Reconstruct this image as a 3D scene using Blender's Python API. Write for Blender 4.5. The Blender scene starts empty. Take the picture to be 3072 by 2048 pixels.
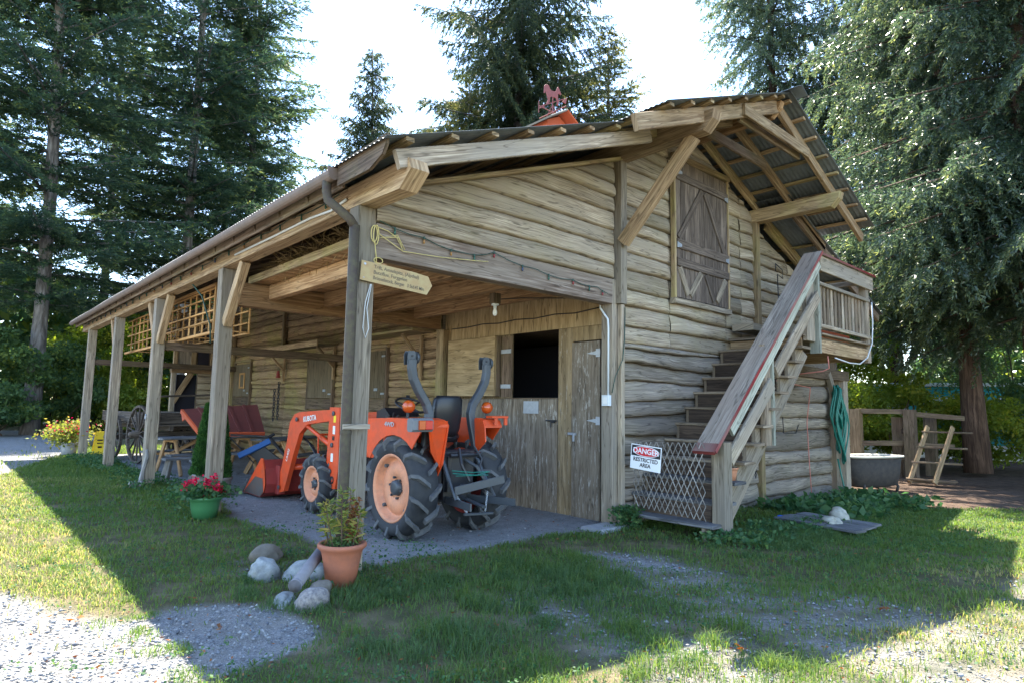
import bpy, math, random
import numpy as np
from mathutils import Vector, Matrix
R_=math.radians
random.seed(7); rng=np.random.default_rng(7)
sc=bpy.context.scene; col=sc.collection

# ------------------------------------------------------------------ camera, sky, sun, exposure
F=1860.0; yaw,pitch,roll=R_(42.3),R_(6.0),R_(1.0)
CAM=Vector((-3.0996,-5.5367,1.6))
fw=Vector((math.sin(yaw)*math.cos(pitch),math.cos(yaw)*math.cos(pitch),math.sin(pitch)))
r0=Vector((math.cos(yaw),-math.sin(yaw),0)); u0=r0.cross(fw)
rr=r0*math.cos(roll)+u0*math.sin(roll); uu=u0*math.cos(roll)-r0*math.sin(roll)
cam=bpy.data.cameras.new('camera'); camo=bpy.data.objects.new('camera',cam); col.objects.link(camo)
cam.sensor_width=36; cam.lens=36*F/3072; cam.clip_end=2000; cam.clip_start=.05
m=Matrix((rr,uu,-fw)).transposed().to_4x4(); m.translation=CAM; camo.matrix_world=m
sc.camera=camo
SUN=Vector((.34,.41,1)).normalized()
elev=math.asin(SUN.z); az=math.atan2(SUN.x,SUN.y)
w=bpy.data.worlds.new('World'); sc.world=w; w.use_nodes=True; nt=w.node_tree
bg=nt.nodes['Background']; sky=nt.nodes.new('ShaderNodeTexSky'); sky.sky_type='NISHITA'; sky.sun_disc=False
sky.sun_elevation=elev; sky.sun_rotation=az; sky.air_density=1.0; sky.dust_density=.15; sky.ozone_density=1.0
nt.links.new(sky.outputs[0],bg.inputs[0]); bg.inputs[1].default_value=.15
sl=bpy.data.lights.new('sun','SUN'); sl.energy=4.3; sl.angle=R_(.53); sl.color=(1,.93,.80)
so=bpy.data.objects.new('sun',sl); col.objects.link(so); so.location=(20,24,60)
so.rotation_euler=SUN.to_track_quat('Z','Y').to_euler()
sc.view_settings.view_transform='Standard'; sc.view_settings.look='None'; sc.view_settings.gamma=1
sc.view_settings.exposure=2.5
sc.cycles.max_bounces=8; sc.cycles.diffuse_bounces=5; sc.cycles.transmission_bounces=5; sc.cycles.transparent_max_bounces=6

# ------------------------------------------------------------------ materials
M={}
def newmat(name):
    m=bpy.data.materials.new(name); m.use_nodes=True; n=m.node_tree; b=n.nodes['Principled BSDF']; M[name]=m
    return m,n,b
def ND(n,t,**k):
    x=n.nodes.new(t)
    for a,v in k.items():
        if a.startswith('i_'):
            key=a[2:]; key=int(key) if key.isdigit() else key.replace('_',' ')
            x.inputs[key].default_value=v
        else: setattr(x,a,v)
    return x
def ramp(n,stops):
    r=n.nodes.new('ShaderNodeValToRGB'); e=r.color_ramp.elements
    while len(e)<len(stops): e.new(.5)
    for q,(p,c) in zip(e,stops): q.position=p; q.color=(*c,1) if len(c)==3 else c
    return r
def mixc(n,f,a,b,mode='MIX'):
    x=n.nodes.new('ShaderNodeMix'); x.data_type='RGBA'; x.blend_type=mode
    L=n.links
    if isinstance(f,(int,float)): x.inputs[0].default_value=f
    else: L.new(f,x.inputs[0])
    for v,i in((a,6),(b,7)):
        if isinstance(v,tuple): x.inputs[i].default_value=(*v,1)
        else: L.new(v,x.inputs[i])
    return x.outputs[2]
def wood(name,dark,light,moss=0.0,mosscol=(.26,.26,.09),rough=.85,grain=1.0,knots=True,stain=.5,bumpk=.35,peel=0,weather=None):
    m,n,b=newmat(name); L=n.links
    uv=ND(n,'ShaderNodeUVMap'); uv.uv_map='UVMap'
    at=ND(n,'ShaderNodeAttribute',attribute_name='rnd')
    mp=ND(n,'ShaderNodeMapping'); mp.inputs['Scale'].default_value=(1.5,36*grain,1); L.new(uv.outputs[0],mp.inputs[0])
    n1=ND(n,'ShaderNodeTexNoise',i_Scale=1.0,i_Detail=5.0,i_Roughness=.65,i_Distortion=.6); L.new(mp.outputs[0],n1.inputs[0])
    mp2=ND(n,'ShaderNodeMapping'); mp2.inputs['Scale'].default_value=(.9,3.5,1); L.new(uv.outputs[0],mp2.inputs[0])
    n2=ND(n,'ShaderNodeTexNoise',i_Scale=1.4,i_Detail=4.0,i_Roughness=.6); L.new(mp2.outputs[0],n2.inputs[0])
    r1=ramp(n,[(.30,tuple(q*.68 for q in dark)),(.42,dark),(.64,light)]); L.new(n1.outputs[0],r1.inputs[0])
    mid=tuple((a*.7+c*.3)*.7 for a,c in zip(dark,light))
    r2=ramp(n,[(.40,(0,0,0)),(.62,(1,1,1))]); L.new(n2.outputs[0],r2.inputs[0])
    ms=ND(n,'ShaderNodeMath',operation='MULTIPLY'); L.new(r2.outputs[0],ms.inputs[0]); ms.inputs[1].default_value=stain
    c=mixc(n,ms.outputs[0],r1.outputs[0],mid)
    if weather:
        mpw=ND(n,'ShaderNodeMapping'); mpw.inputs['Scale'].default_value=(.5,1.6,1); mpw.inputs['Location'].default_value=(3,7,0); L.new(uv.outputs[0],mpw.inputs[0])
        nw=ND(n,'ShaderNodeTexNoise',i_Scale=1.0,i_Detail=3.0); L.new(mpw.outputs[0],nw.inputs[0])
        rw=ramp(n,[(.42,(0,0,0)),(.62,(.8,.8,.8))]); L.new(nw.outputs[0],rw.inputs[0])
        c=mixc(n,rw.outputs[0],c,weather)
    if knots:
        mp3=ND(n,'ShaderNodeMapping'); mp3.inputs['Scale'].default_value=(1.3,5.5,1); L.new(uv.outputs[0],mp3.inputs[0])
        v=ND(n,'ShaderNodeTexVoronoi',i_Scale=1.0); L.new(mp3.outputs[0],v.inputs[0])
        rk=ramp(n,[(.06,(1,1,1)),(.13,(0,0,0))]); L.new(v.outputs['Distance'],rk.inputs[0])
        km=ND(n,'ShaderNodeMath',operation='MULTIPLY'); L.new(rk.outputs[0],km.inputs[0]); km.inputs[1].default_value=.75
        c=mixc(n,km.outputs[0],c,tuple(x*.35 for x in dark))
    mpc=ND(n,'ShaderNodeMapping'); mpc.inputs['Scale'].default_value=(.7,9,1); mpc.inputs['Location'].default_value=(11,5,0); L.new(uv.outputs[0],mpc.inputs[0])
    nc_=ND(n,'ShaderNodeTexNoise',i_Scale=1.0,i_Detail=3.0,i_Distortion=.3); L.new(mpc.outputs[0],nc_.inputs[0])
    rc=ramp(n,[(.470,(0,0,0)),(.483,(1,1,1)),(.490,(1,1,1)),(.503,(0,0,0))]); L.new(nc_.outputs[0],rc.inputs[0])
    mc=ND(n,'ShaderNodeMath',operation='MULTIPLY'); L.new(rc.outputs[0],mc.inputs[0]); mc.inputs[1].default_value=.6 if knots else .25
    c=mixc(n,mc.outputs[0],c,tuple(x*.3 for x in dark))
    if moss:
        g=ND(n,'ShaderNodeNewGeometry'); nm=ND(n,'ShaderNodeTexNoise',i_Scale=1.1,i_Detail=6.0,i_Roughness=.7); L.new(g.outputs['Position'],nm.inputs[0])
        rm=ramp(n,[(.46,(0,0,0)),(.66,(1,1,1))]); L.new(nm.outputs[0],rm.inputs[0])
        mm=ND(n,'ShaderNodeMath',operation='MULTIPLY'); L.new(rm.outputs[0],mm.inputs[0]); mm.inputs[1].default_value=moss
        c=mixc(n,mm.outputs[0],c,mosscol)
    if peel:
        mpp=ND(n,'ShaderNodeMapping'); mpp.inputs['Scale'].default_value=(3.2,20,1); L.new(uv.outputs[0],mpp.inputs[0])
        np_=ND(n,'ShaderNodeTexNoise',i_Scale=1.3,i_Detail=7.0,i_Roughness=.75); L.new(mpp.outputs[0],np_.inputs[0])
        rp=ramp(n,[(.60-.06*peel,(0,0,0)),(.64-.06*peel,(1,1,1))]); L.new(np_.outputs[0],rp.inputs[0])
        # peeling where the low noise says so
        n5=ND(n,'ShaderNodeTexNoise',i_Scale=2.2,i_Detail=2.0); L.new(uv.outputs[0],n5.inputs[0])
        r5=ramp(n,[(.42,(0,0,0)),(.6,(1,1,1))]); L.new(n5.outputs[0],r5.inputs[0])
        pm=ND(n,'ShaderNodeMath',operation='MULTIPLY'); L.new(rp.outputs[0],pm.inputs[0]); L.new(r5.outputs[0],pm.inputs[1])
        c=mixc(n,pm.outputs[0],c,(.40,.375,.33))
    # per timber tone
    ma=ND(n,'ShaderNodeMapRange'); L.new(at.outputs['Fac'],ma.inputs[0]); ma.inputs[3].default_value=.66; ma.inputs[4].default_value=1.22
    hv=ND(n,'ShaderNodeHueSaturation'); L.new(c,hv.inputs['Color']); L.new(ma.outputs[0],hv.inputs['Value'])
    L.new(hv.outputs[0],b.inputs['Base Color']); b.inputs['Roughness'].default_value=rough; b.inputs['Specular IOR Level'].default_value=.25
    bp=ND(n,'ShaderNodeBump',i_Strength=bumpk,i_Distance=.01); L.new(n1.outputs[0],bp.inputs['Height']); L.new(bp.outputs[0],b.inputs['Normal'])
    return m
wood('log_wood',(.26,.20,.14),(.56,.47,.35),moss=.18,mosscol=(.34,.31,.12),stain=.55,bumpk=.9,weather=(.32,.27,.20))
wood('log_wood_low',(.17,.14,.11),(.43,.365,.29),moss=.15,mosscol=(.28,.26,.12),stain=.6,bumpk=.9,weather=(.22,.19,.165))
wood('log_wood_green',(.25,.16,.09),(.54,.38,.22),moss=.5,mosscol=(.33,.31,.08),stain=.4,bumpk=.6)
wood('grey_timber',(.23,.18,.13),(.54,.45,.34),moss=.10,mosscol=(.28,.27,.12),stain=.6,weather=(.25,.22,.18))
wood('warm_timber',(.28,.18,.10),(.58,.42,.255),moss=.12,mosscol=(.30,.29,.12),stain=.5)
wood('orange_timber',(.32,.18,.085),(.60,.385,.205),stain=.4)
wood('mossy_timber',(.22,.155,.09),(.48,.36,.21),moss=.45,mosscol=(.30,.29,.09),stain=.4)
wood('brown_timber',(.11,.075,.05),(.24,.17,.12),moss=.15,stain=.5)
wood('dark_door',(.10,.075,.06),(.27,.215,.17),stain=.6,bumpk=.7)
wood('plywood',(.28,.20,.105),(.42,.31,.175),grain=.35,stain=.35,bumpk=.15)
wood('plywood_peel',(.165,.13,.095),(.28,.235,.18),grain=.5,peel=1.0,stain=.4,bumpk=.2)
wood('plywood_mid',(.22,.16,.09),(.36,.27,.16),grain=.4,stain=.5,peel=.3,bumpk=.2)
wood('hatch_paint',(.15,.115,.07),(.25,.20,.13),stain=.4,bumpk=.2)
wood('grey_deck',(.10,.10,.105),(.24,.24,.245),stain=.4)
wood('tread_wood',(.17,.125,.085),(.37,.30,.22),stain=.5)
wood('tread_gap_shade',(.05,.036,.028),(.12,.085,.06),stain=.5)  # dark tone that paints the shade in the gaps between treads
wood('red_wash',(.20,.165,.135),(.44,.385,.32),stain=.7,weather=(.27,.21,.165))
wood('red_paint_wood',(.16,.02,.02),(.33,.045,.04),stain=.6,knots=False,weather=(.26,.17,.145))
wood('pale_trim',(.30,.31,.25),(.50,.50,.41),stain=.3)
wood('beam_grey',(.15,.105,.08),(.40,.33,.27),stain=.7,weather=(.24,.20,.16))
wood('lattice_wood',(.42,.22,.08),(.62,.38,.16),stain=.2,knots=False)
wood('bark_fir',(.10,.085,.075),(.30,.27,.25),grain=.3,bumpk=1.0,knots=False)
wood('bark_cedar',(.06,.035,.025),(.18,.115,.08),grain=.8,bumpk=1.0,knots=False)
wood('dead_wood',(.18,.16,.14),(.38,.36,.33),stain=.3)
wood('wagon_wood',(.06,.048,.04),(.17,.14,.115),stain=.4)
def plain(name,c,rough=.5,metal=0,spec=.5,noise=0,nc=None,nscale=8,bump=0,coat=0):
    m,n,b=newmat(name); L=n.links
    b.inputs['Roughness'].default_value=rough; b.inputs['Metallic'].default_value=metal; b.inputs['Specular IOR Level'].default_value=spec
    b.inputs['Coat Weight'].default_value=coat
    if noise:
        g=ND(n,'ShaderNodeNewGeometry'); t=ND(n,'ShaderNodeTexNoise',i_Scale=float(nscale),i_Detail=6.0,i_Roughness=.7); L.new(g.outputs['Position'],t.inputs[0])
        r=ramp(n,[(.38,(0,0,0)),(.68,(1,1,1))]); L.new(t.outputs[0],r.inputs[0])
        f=ND(n,'ShaderNodeMath',operation='MULTIPLY'); L.new(r.outputs[0],f.inputs[0]); f.inputs[1].default_value=noise
        L.new(mixc(n,f.outputs[0],c,nc or tuple(x*.5 for x in c)),b.inputs['Base Color'])
        rrg=ND(n,'ShaderNodeMapRange'); L.new(t.outputs[0],rrg.inputs[0]); rrg.inputs[3].default_value=max(.05,rough-.12); rrg.inputs[4].default_value=min(1,rough+.2); L.new(rrg.outputs[0],b.inputs['Roughness'])
        if bump:
            q=ND(n,'ShaderNodeBump',i_Strength=bump,i_Distance=.02); L.new(t.outputs[0],q.inputs['Height']); L.new(q.outputs[0],b.inputs['Normal'])
    else: b.inputs['Base Color'].default_value=(*c,1)
    return m
plain('orange_paint',(.74,.075,.012),.42,noise=.6,nc=(.42,.075,.03),nscale=5,coat=.1)
plain('rim_paint',(.70,.29,.15),.6,noise=.7,nc=(.40,.19,.12),nscale=8)
plain('rubber',(.018,.02,.024),.7,noise=.6,nc=(.05,.05,.05),nscale=9,bump=.2)
plain('rubber_lug',(.075,.08,.085),.8,noise=.7,nc=(.15,.145,.14),nscale=12,bump=.2)
plain('grey_steel',(.07,.08,.092),.4,metal=.3,noise=.5,nc=(.06,.065,.07),nscale=14)
plain('black_metal',(.02,.02,.024),.45)
plain('black_plastic',(.015,.016,.02),.35)
plain('bucket_red',(.30,.035,.03),.5,noise=.5,nc=(.16,.03,.025),nscale=6)
plain('worn_dark',(.11,.10,.095),.55,metal=.4,noise=.6,nc=(.20,.10,.06),nscale=9)
plain('worn_steel',(.30,.31,.33),.4,metal=.6,noise=.5,nc=(.16,.10,.07),nscale=10)
plain('lamp_grey',(.16,.17,.18),.5)
plain('galv',(.45,.48,.52),.4,metal=.6,noise=.4,nc=(.25,.27,.3),nscale=20)
plain('roof_metal',(.17,.20,.225),.5,metal=.2,noise=.7,nc=(.10,.11,.115),nscale=5)
plain('roof_top',(.16,.15,.13),.7,noise=.8,nc=(.24,.20,.15),nscale=6)
plain('gutter_brown',(.17,.115,.085),.6,noise=.7,nc=(.10,.08,.06),nscale=7)
plain('downspout_brown',(.055,.038,.03),.8,noise=.9,nc=(.095,.085,.045),nscale=14)
plain('white_paint',(.75,.75,.72),.45)
plain('white_plastic',(.62,.66,.68),.4)
plain('sign_white',(.82,.84,.86),.35)
plain('sign_red',(.62,.02,.03),.35)
plain('sign_black',(.012,.012,.015),.4)
plain('sign_yellow',(.42,.32,.15),.6,noise=.7,nc=(.36,.21,.10),nscale=9)
plain('sign_ink',(.14,.11,.07),.6)
plain('terracotta',(.38,.125,.065),.65,noise=.7,nc=(.24,.095,.06),nscale=11)
plain('terracotta_pale',(.50,.22,.12),.7)
plain('green_plastic',(.045,.17,.065),.4)
plain('grey_plastic',(.18,.17,.16),.6)
plain('soil',(.035,.024,.016),.95,noise=.5,nscale=30)
plain('hose_green',(.012,.16,.12),.4)
plain('wire_green',(.02,.06,.045),.5)
plain('wire_white',(.55,.56,.55),.5)
plain('pink_rope',(.55,.20,.16),.8)
plain('string_yellow',(.55,.45,.18),.8)
plain('bulb_red',(.22,.02,.025),.25); plain('bulb_green',(.02,.09,.06),.25); plain('bulb_amber',(.30,.15,.04),.25); plain('bulb_blue',(.03,.05,.12),.25)
plain('lens_orange',(.52,.08,.01),.2,coat=.5); plain('lens_red',(.55,.01,.01),.2,coat=.5)
plain('blue_paint',(.02,.09,.26),.45); plain('blue_bright',(.02,.12,.6),.4)
plain('red_box',(.13,.036,.032),.45,noise=.5,nc=(.09,.03,.026),nscale=5); plain('red_box_edge',(.55,.10,.04),.45)
plain('vane_red',(.26,.08,.075),.6,noise=.4,nscale=12); plain('cupola_red',(.50,.095,.03),.6,noise=.4,nscale=6)
plain('teal_paint',(.02,.34,.36),.5); plain('pale_window',(.5,.55,.6),.2)
plain('dark_glass',(.02,.02,.04),.35); plain('dark_void',(.012,.012,.02),.9)  # dark_void: near-black that paints the shade inside openings
plain('tub_dark',(.03,.027,.024),.8,noise=.7,nc=(.075,.062,.05),nscale=9); plain('tub_rim',(.5,.48,.40),.5)
plain('stone_blue',(.17,.18,.18),.85,noise=.9,nc=(.36,.37,.35),nscale=9,bump=.5)
plain('stone_brown',(.13,.11,.085),.85,noise=.7,nc=(.22,.19,.15),nscale=12,bump=.5)
plain('stone_speck',(.30,.27,.25),.9,noise=.9,nc=(.09,.085,.09),nscale=28,bump=.8)
plain('stone_white',(.36,.35,.29),.85,noise=.8,nc=(.22,.20,.15),nscale=10,bump=.5)
plain('concrete',(.33,.34,.35),.9,noise=.4,nscale=14,bump=.2)
plain('pipe_wood',(.22,.21,.22),.8,noise=.5,nc=(.13,.12,.12),nscale=9)
plain('yellow_board',(.85,.62,.03),.45)
plain('straw',(.28,.19,.08),.9)
plain('far_roof',(.05,.05,.05),.8)
def leafmat(name,a,b_,trans=.45,tr=None,rough=.55,spec=.3,fade=None):
    m,n,b=newmat(name); L=n.links
    at=ND(n,'ShaderNodeAttribute',attribute_name='rnd')
    r=ramp(n,[(0,a),(.75,b_),(1,tr or b_)]); L.new(at.outputs['Fac'],r.inputs[0])
    b.inputs['Roughness'].default_value=rough; b.inputs['Specular IOR Level'].default_value=spec
    L.new(r.outputs[0],b.inputs['Base Color'])
    t=ND(n,'ShaderNodeBsdfTranslucent'); hs=ND(n,'ShaderNodeHueSaturation',i_Hue=.485,i_Saturation=1.15,i_Value=1.6); L.new(r.outputs[0],hs.inputs['Color']); L.new(hs.outputs[0],t.inputs['Color'])
    mx=ND(n,'ShaderNodeMixShader'); mx.inputs[0].default_value=trans
    L.new(b.outputs[0],mx.inputs[1]); L.new(t.outputs[0],mx.inputs[2]); L.new(mx.outputs[0],n.nodes['Material Output'].inputs[0])
leafmat('needle_fir',(.022,.046,.038),(.064,.105,.052),.52,(.18,.21,.06))
leafmat('needle_spruce',(.026,.045,.030),(.065,.09,.042),.45,(.15,.15,.05))
leafmat('needle_pale',(.07,.09,.04),(.15,.155,.055),.5,(.22,.20,.07))
leafmat('needle_cedar',(.025,.050,.034),(.082,.12,.062),.5,(.22,.25,.09),rough=.28,spec=.8)
leafmat('leaf_bright',(.10,.17,.03),(.21,.27,.05),.62,(.34,.34,.06))
leafmat('leaf_dark',(.05,.10,.055),(.11,.18,.06),.58,(.22,.27,.06))
leafmat('leaf_yellow',(.10,.15,.03),(.22,.24,.06),.45,(.36,.28,.08))
leafmat('arbor',(.02,.065,.02),(.05,.13,.03),.35,(.08,.18,.04))
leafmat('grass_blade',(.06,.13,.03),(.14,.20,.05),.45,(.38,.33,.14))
leafmat('grass_dark',(.05,.10,.035),(.10,.165,.055),.45,(.13,.22,.06))
leafmat('weed_leaf',(.03,.09,.035),(.07,.15,.055),.4,(.12,.19,.06))
leafmat('petal_red',(.40,.005,.03),(.62,.01,.05),.3,(.70,.04,.08))
leafmat('leaf_brown',(.12,.045,.015),(.24,.09,.03),.2,(.34,.16,.05))

# ------------------------------------------------------------------ mesh helpers
ORG={}
def V3(p): return Vector(p)
def tag(o,label=None,cat=None,group=None,kind=None):
    if label: o['label']=label
    if cat: o['category']=cat
    if group: o['group']=group
    if kind: o['kind']=kind
    return o
def thing(name,label,cat,loc=(0,0,0),group=None):
    o=bpy.data.objects.new(name,None); col.objects.link(o); o.location=loc; o.empty_display_size=.2
    ORG[o.name]=Vector(loc); return tag(o,label,cat,group)
class MB:
    def __init__(s,xf=None): s.v=[];s.f=[];s.uv=[];s.r=[];s.xf=xf
    def vert(s,p):
        p=Vector(p); 
        if s.xf: p=s.xf@p
        s.v.append(p); return len(s.v)-1
    def face(s,idx,uvs=None,r=.5):
        s.f.append(idx); s.uv.extend(uvs if uvs else [(0,0)]*len(idx)); s.r.append(r)
    def loft(s,rings,closed=True,caps=True,r=None,useg=None,smoothr=None):
        """rings: list of lists of points; uv u along, v around"""
        r=random.random() if r is None else r
        n=len(rings[0]); ids=[[s.vert(p) for p in ring] for ring in rings]
        uo,vo=random.uniform(0,40),random.uniform(0,40)
        us=[0]
        for a,b in zip(rings,rings[1:]):
            us.append(us[-1]+(sum((Vector(q) for q in b),Vector())/n-sum((Vector(q) for q in a),Vector())/n).length)
        vs=[0]; k=rings[len(rings)//2]
        for i in range(n): vs.append(vs[-1]+(Vector(k[(i+1)%n])-Vector(k[i])).length)
        m=n if closed else n-1
        for i in range(len(rings)-1):
            for j in range(m):
                a,b,c,d=ids[i][j],ids[i][(j+1)%n],ids[i+1][(j+1)%n],ids[i+1][j]
                s.face([a,b,c,d],[(us[i]+uo,vs[j]+vo),(us[i]+uo,vs[j+1]+vo),(us[i+1]+uo,vs[j+1]+vo),(us[i+1]+uo,vs[j]+vo)],r)
        if caps and closed:
            for e,ring,rv in((0,rings[0],True),(-1,rings[-1],False)):
                x=ids[e][::-1] if rv else ids[e][:]
                pts=[Vector(p) for p in ring]; c=sum(pts,Vector())/n
                ax=(pts[0]-c); ax=ax.normalized() if ax.length>1e-6 else Vector((1,0,0)); nn=(pts[1]-c).cross(ax); ay=ax.cross(nn).normalized() if nn.length>1e-9 else Vector((0,0,1))
                uvx=[((p-c).dot(ax)*.3+uo,(p-c).dot(ay)+vo) for p in pts]
                if rv: uvx=uvx[::-1]
                s.face(x,uvx,r)
    def bar(s,p0,p1,w,h,up=(0,0,1),ch=.008,r=None,segs=1,sag=0):
        """timber from p0 to p1; w sideways, h along up; chamfered"""
        p0,p1=Vector(p0),Vector(p1); d=(p1-p0).normalized(); up=Vector(up)
        sd=d.cross(up)
        if sd.length<1e-4: sd=d.cross(Vector((0,1,0)))
        sd.normalize(); u=sd.cross(d).normalized()
        ch=min(ch,w*.3,h*.3); a,b=w/2,h/2
        pr=[(-a+ch,-b),(a-ch,-b),(a,-b+ch),(a,b-ch),(a-ch,b),(-a+ch,b),(-a,b-ch),(-a,-b+ch)]
        rings=[]
        for i in range(segs+1):
            t=i/segs; c=p0.lerp(p1,t); 
            if sag: c=c-u*sag*4*t*(1-t)
            rings.append([c+sd*x+u*y for x,y in pr])
        s.loft(rings,r=r)
    def box(s,x0,x1,y0,y1,z0,z1,ch=.006,r=None,axis=None):
        L=(x1-x0,y1-y0,z1-z0); ax=axis if axis is not None else max(range(3),key=lambda i:L[i])
        c=Vector(((x0+x1)/2,(y0+y1)/2,(z0+z1)/2)); d=Vector((0,0,0)); d[ax]=L[ax]/2
        if ax==2: s.bar(c-d,c+d,L[0],L[1],up=(0,1,0),ch=ch,r=r)
        elif ax==0: s.bar(c-d,c+d,L[1],L[2],ch=ch,r=r)
        else: s.bar(c-d,c+d,L[0],L[2],ch=ch,r=r)
    def tube(s,pts,rad,n=8,r=None,caps=True):
        pts=[Vector(p) for p in pts]; k=len(pts); rad=rad if isinstance(rad,(list,tuple)) else [rad]*k
        rings=[]; prev=None
        for i,p in enumerate(pts):
            t=(pts[min(i+1,k-1)]-pts[max(i-1,0)]); t=t.normalized() if t.length>1e-9 else Vector((0,0,1))
            if prev is None: a=t.cross(Vector((0,0,1))); a=a if a.length>1e-3 else t.cross(Vector((0,1,0)))
            else: a=prev-t*prev.dot(t)
            a.normalize(); b=t.cross(a); prev=a
            rings.append([p+(a*math.cos(q)+b*math.sin(q))*rad[i] for q in [2*math.pi*j/n for j in range(n)]])
        s.loft(rings,caps=caps,r=r)
    def lathe(s,c,axis,prof,n=32,r=None,caps=False,closed=False):
        """prof list of (radius, offset along axis)"""
        c=Vector(c); ax=Vector(axis).normalized(); a=ax.cross(Vector((0,0,1)))
        if a.length<1e-3: a=Vector((1,0,0))
        a.normalize(); b=ax.cross(a)
        rings=[[c+ax*o+(a*math.cos(q)+b*math.sin(q))*ra for q in [2*math.pi*j/n for j in range(n)]] for ra,o in prof]
        if closed: rings.append(rings[0])
        s.loft(rings,caps=caps,r=r)
    def prism(s,pts,ext,r=None):
        """pts polygon (3d), extruded by vector ext"""
        r=random.random() if r is None else r
        pts=[Vector(p) for p in pts]; e=Vector(ext); n=len(pts)
        A=[s.vert(p) for p in pts]; B=[s.vert(p+e) for p in pts]
        uo,vo=random.uniform(0,30),random.uniform(0,30)
        ax=max(((pts[(i+1)%n]-pts[i]) for i in range(n)),key=lambda q:q.length).normalized(); ay=ax.cross(e.normalized())
        uv=[(p.dot(ax)+uo,p.dot(ay)+vo) for p in pts]
        s.face(A[::-1],uv[::-1],r); s.face(B,uv,r)
        for i in range(n):
            j=(i+1)%n; l=(pts[j]-pts[i]).length
            s.face([A[i],A[j],B[j],B[i]],[(uo,vo),(uo+l,vo),(uo+l,vo+e.length),(uo,vo+e.length)],r)
    def build(s,name,mat,parent=None,smooth=False,label=None):
        me=bpy.data.meshes.new(name); org=ORG.get(parent.name,Vector()) if parent else Vector()
        me.from_pydata([tuple(p-org) for p in s.v],[],s.f)
        ul=me.uv_layers.new(name='UVMap'); ul.data.foreach_set('uv',np.array(s.uv,dtype=np.float32).ravel())
        at=me.attributes.new('rnd','FLOAT','FACE'); at.data.foreach_set('value',np.array(s.r,dtype=np.float32))
        me.materials.append(M[mat] if isinstance(mat,str) else mat)
        if smooth: me.polygons.foreach_set('use_smooth',[True]*len(me.polygons))
        me.update()
        o=bpy.data.objects.new(name,me); col.objects.link(o)
        if parent: o.parent=parent; ORG[o.name]=org
        else: ORG[o.name]=Vector()
        if label: o['label']=label
        return o
def one(name,mat,parent,fn,*a,smooth=False,label=None,**k):
    b=MB(); getattr(b,fn)(*a,**k); return b.build(name,mat,parent,smooth,label)
def bulk(name,V,Fc,mat,rnd=None,parent=None,smooth=False,org=None,uv=None):
    V=np.asarray(V,dtype=np.float32); Fc=np.asarray(Fc,dtype=np.int32)
    if parent is not None: V=V-np.array(ORG.get(parent.name,Vector()),dtype=np.float32)
    me=bpy.data.meshes.new(name); k=Fc.shape[1]
    me.vertices.add(len(V)); me.vertices.foreach_set('co',V.ravel())
    me.loops.add(Fc.size); me.loops.foreach_set('vertex_index',Fc.ravel())
    me.polygons.add(len(Fc)); me.polygons.foreach_set('loop_start',np.arange(0,Fc.size,k,dtype=np.int32))
    if smooth: me.polygons.foreach_set('use_smooth',np.ones(len(Fc),dtype=bool))
    if rnd is not None:
        at=me.attributes.new('rnd','FLOAT','FACE'); at.data.foreach_set('value',np.asarray(rnd,dtype=np.float32))
    me.materials.append(M[mat]); me.update(calc_edges=True)
    o=bpy.data.objects.new(name,me); col.objects.link(o)
    if parent is not None: o.parent=parent; ORG[o.name]=ORG.get(parent.name,Vector())
    return o
def unit(a): return a/np.maximum(np.linalg.norm(a,axis=-1,keepdims=True),1e-9)
def leaves(C,D,L,W,seed=0,bend=.0):
    """diamond leaf quads at C along D"""
    g=np.random.default_rng(seed); n=len(C); D=unit(D)
    S=unit(np.cross(D,g.normal(size=(n,3)))); L=np.broadcast_to(L,(n,))[:,None]; W=np.broadcast_to(W,(n,))[:,None]
    N=np.cross(S,D)
    P=np.stack([C,C+D*L*.45+S*W*.5,C+D*L-N*L*bend,C+D*L*.45-S*W*.5],1).reshape(-1,3)
    return P,np.arange(4*n).reshape(n,4)
def gz(x,y):
    t=np.clip((np.asarray(x,dtype=float)-4)/7,0,1); t=t*t*(3-2*t)
    f=np.clip(1-(np.asarray(y,dtype=float)-3)/3,0,1)
    return -.19*t*f
def gzf(x,y): return float(gz(x,y))

# ------------------------------------------------------------------ ground
def sm(a,b,x): t=np.clip((x-a)/(b-a),0,1); return t*t*(3-2*t)
_ph=rng.uniform(0,6.28,(14,)); _kx=rng.normal(0,1,14); _ky=rng.normal(0,1,14)
def nz(x,y,s):
    v=0
    for i in range(14):
        f=s*(1+.35*i); v=v+np.sin(_kx[i]*x*f+_ky[i]*y*f+_ph[i])/(1+.35*i)
    return v/3.2
def inpoly(x,y,P,soft=.12):
    """signed soft inside of polygon"""
    x=np.asarray(x,float);y=np.asarray(y,float); ins=np.zeros(x.shape,bool); dmin=np.full(x.shape,1e9)
    for (x1,y1),(x2,y2) in zip(P,P[1:]+P[:1]):
        cond=((y1>y)!=(y2>y)); xi=(x2-x1)*(y-y1)/((y2-y1) if abs(y2-y1)>1e-9 else 1e-9)+x1; ins^=cond&(x<xi)
        t=np.clip(((x-x1)*(x2-x1)+(y-y1)*(y2-y1))/((x2-x1)**2+(y2-y1)**2+1e-9),0,1)
        dmin=np.minimum(dmin,np.hypot(x-x1-t*(x2-x1),y-y1-t*(y2-y1)))
    return sm(-soft,soft,np.where(ins,dmin,-dmin))
P_patch=[(-1.95,-.1),(-1.5,-.12),(-1.2,-.3),(-1.0,-.7),(-1.05,-1.3),(-1.4,-1.5),(-1.87,-1.5),(-2.6,-1.9),(-3.5,-1.6),(-3,.0),(-2.3,.15)]
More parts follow.
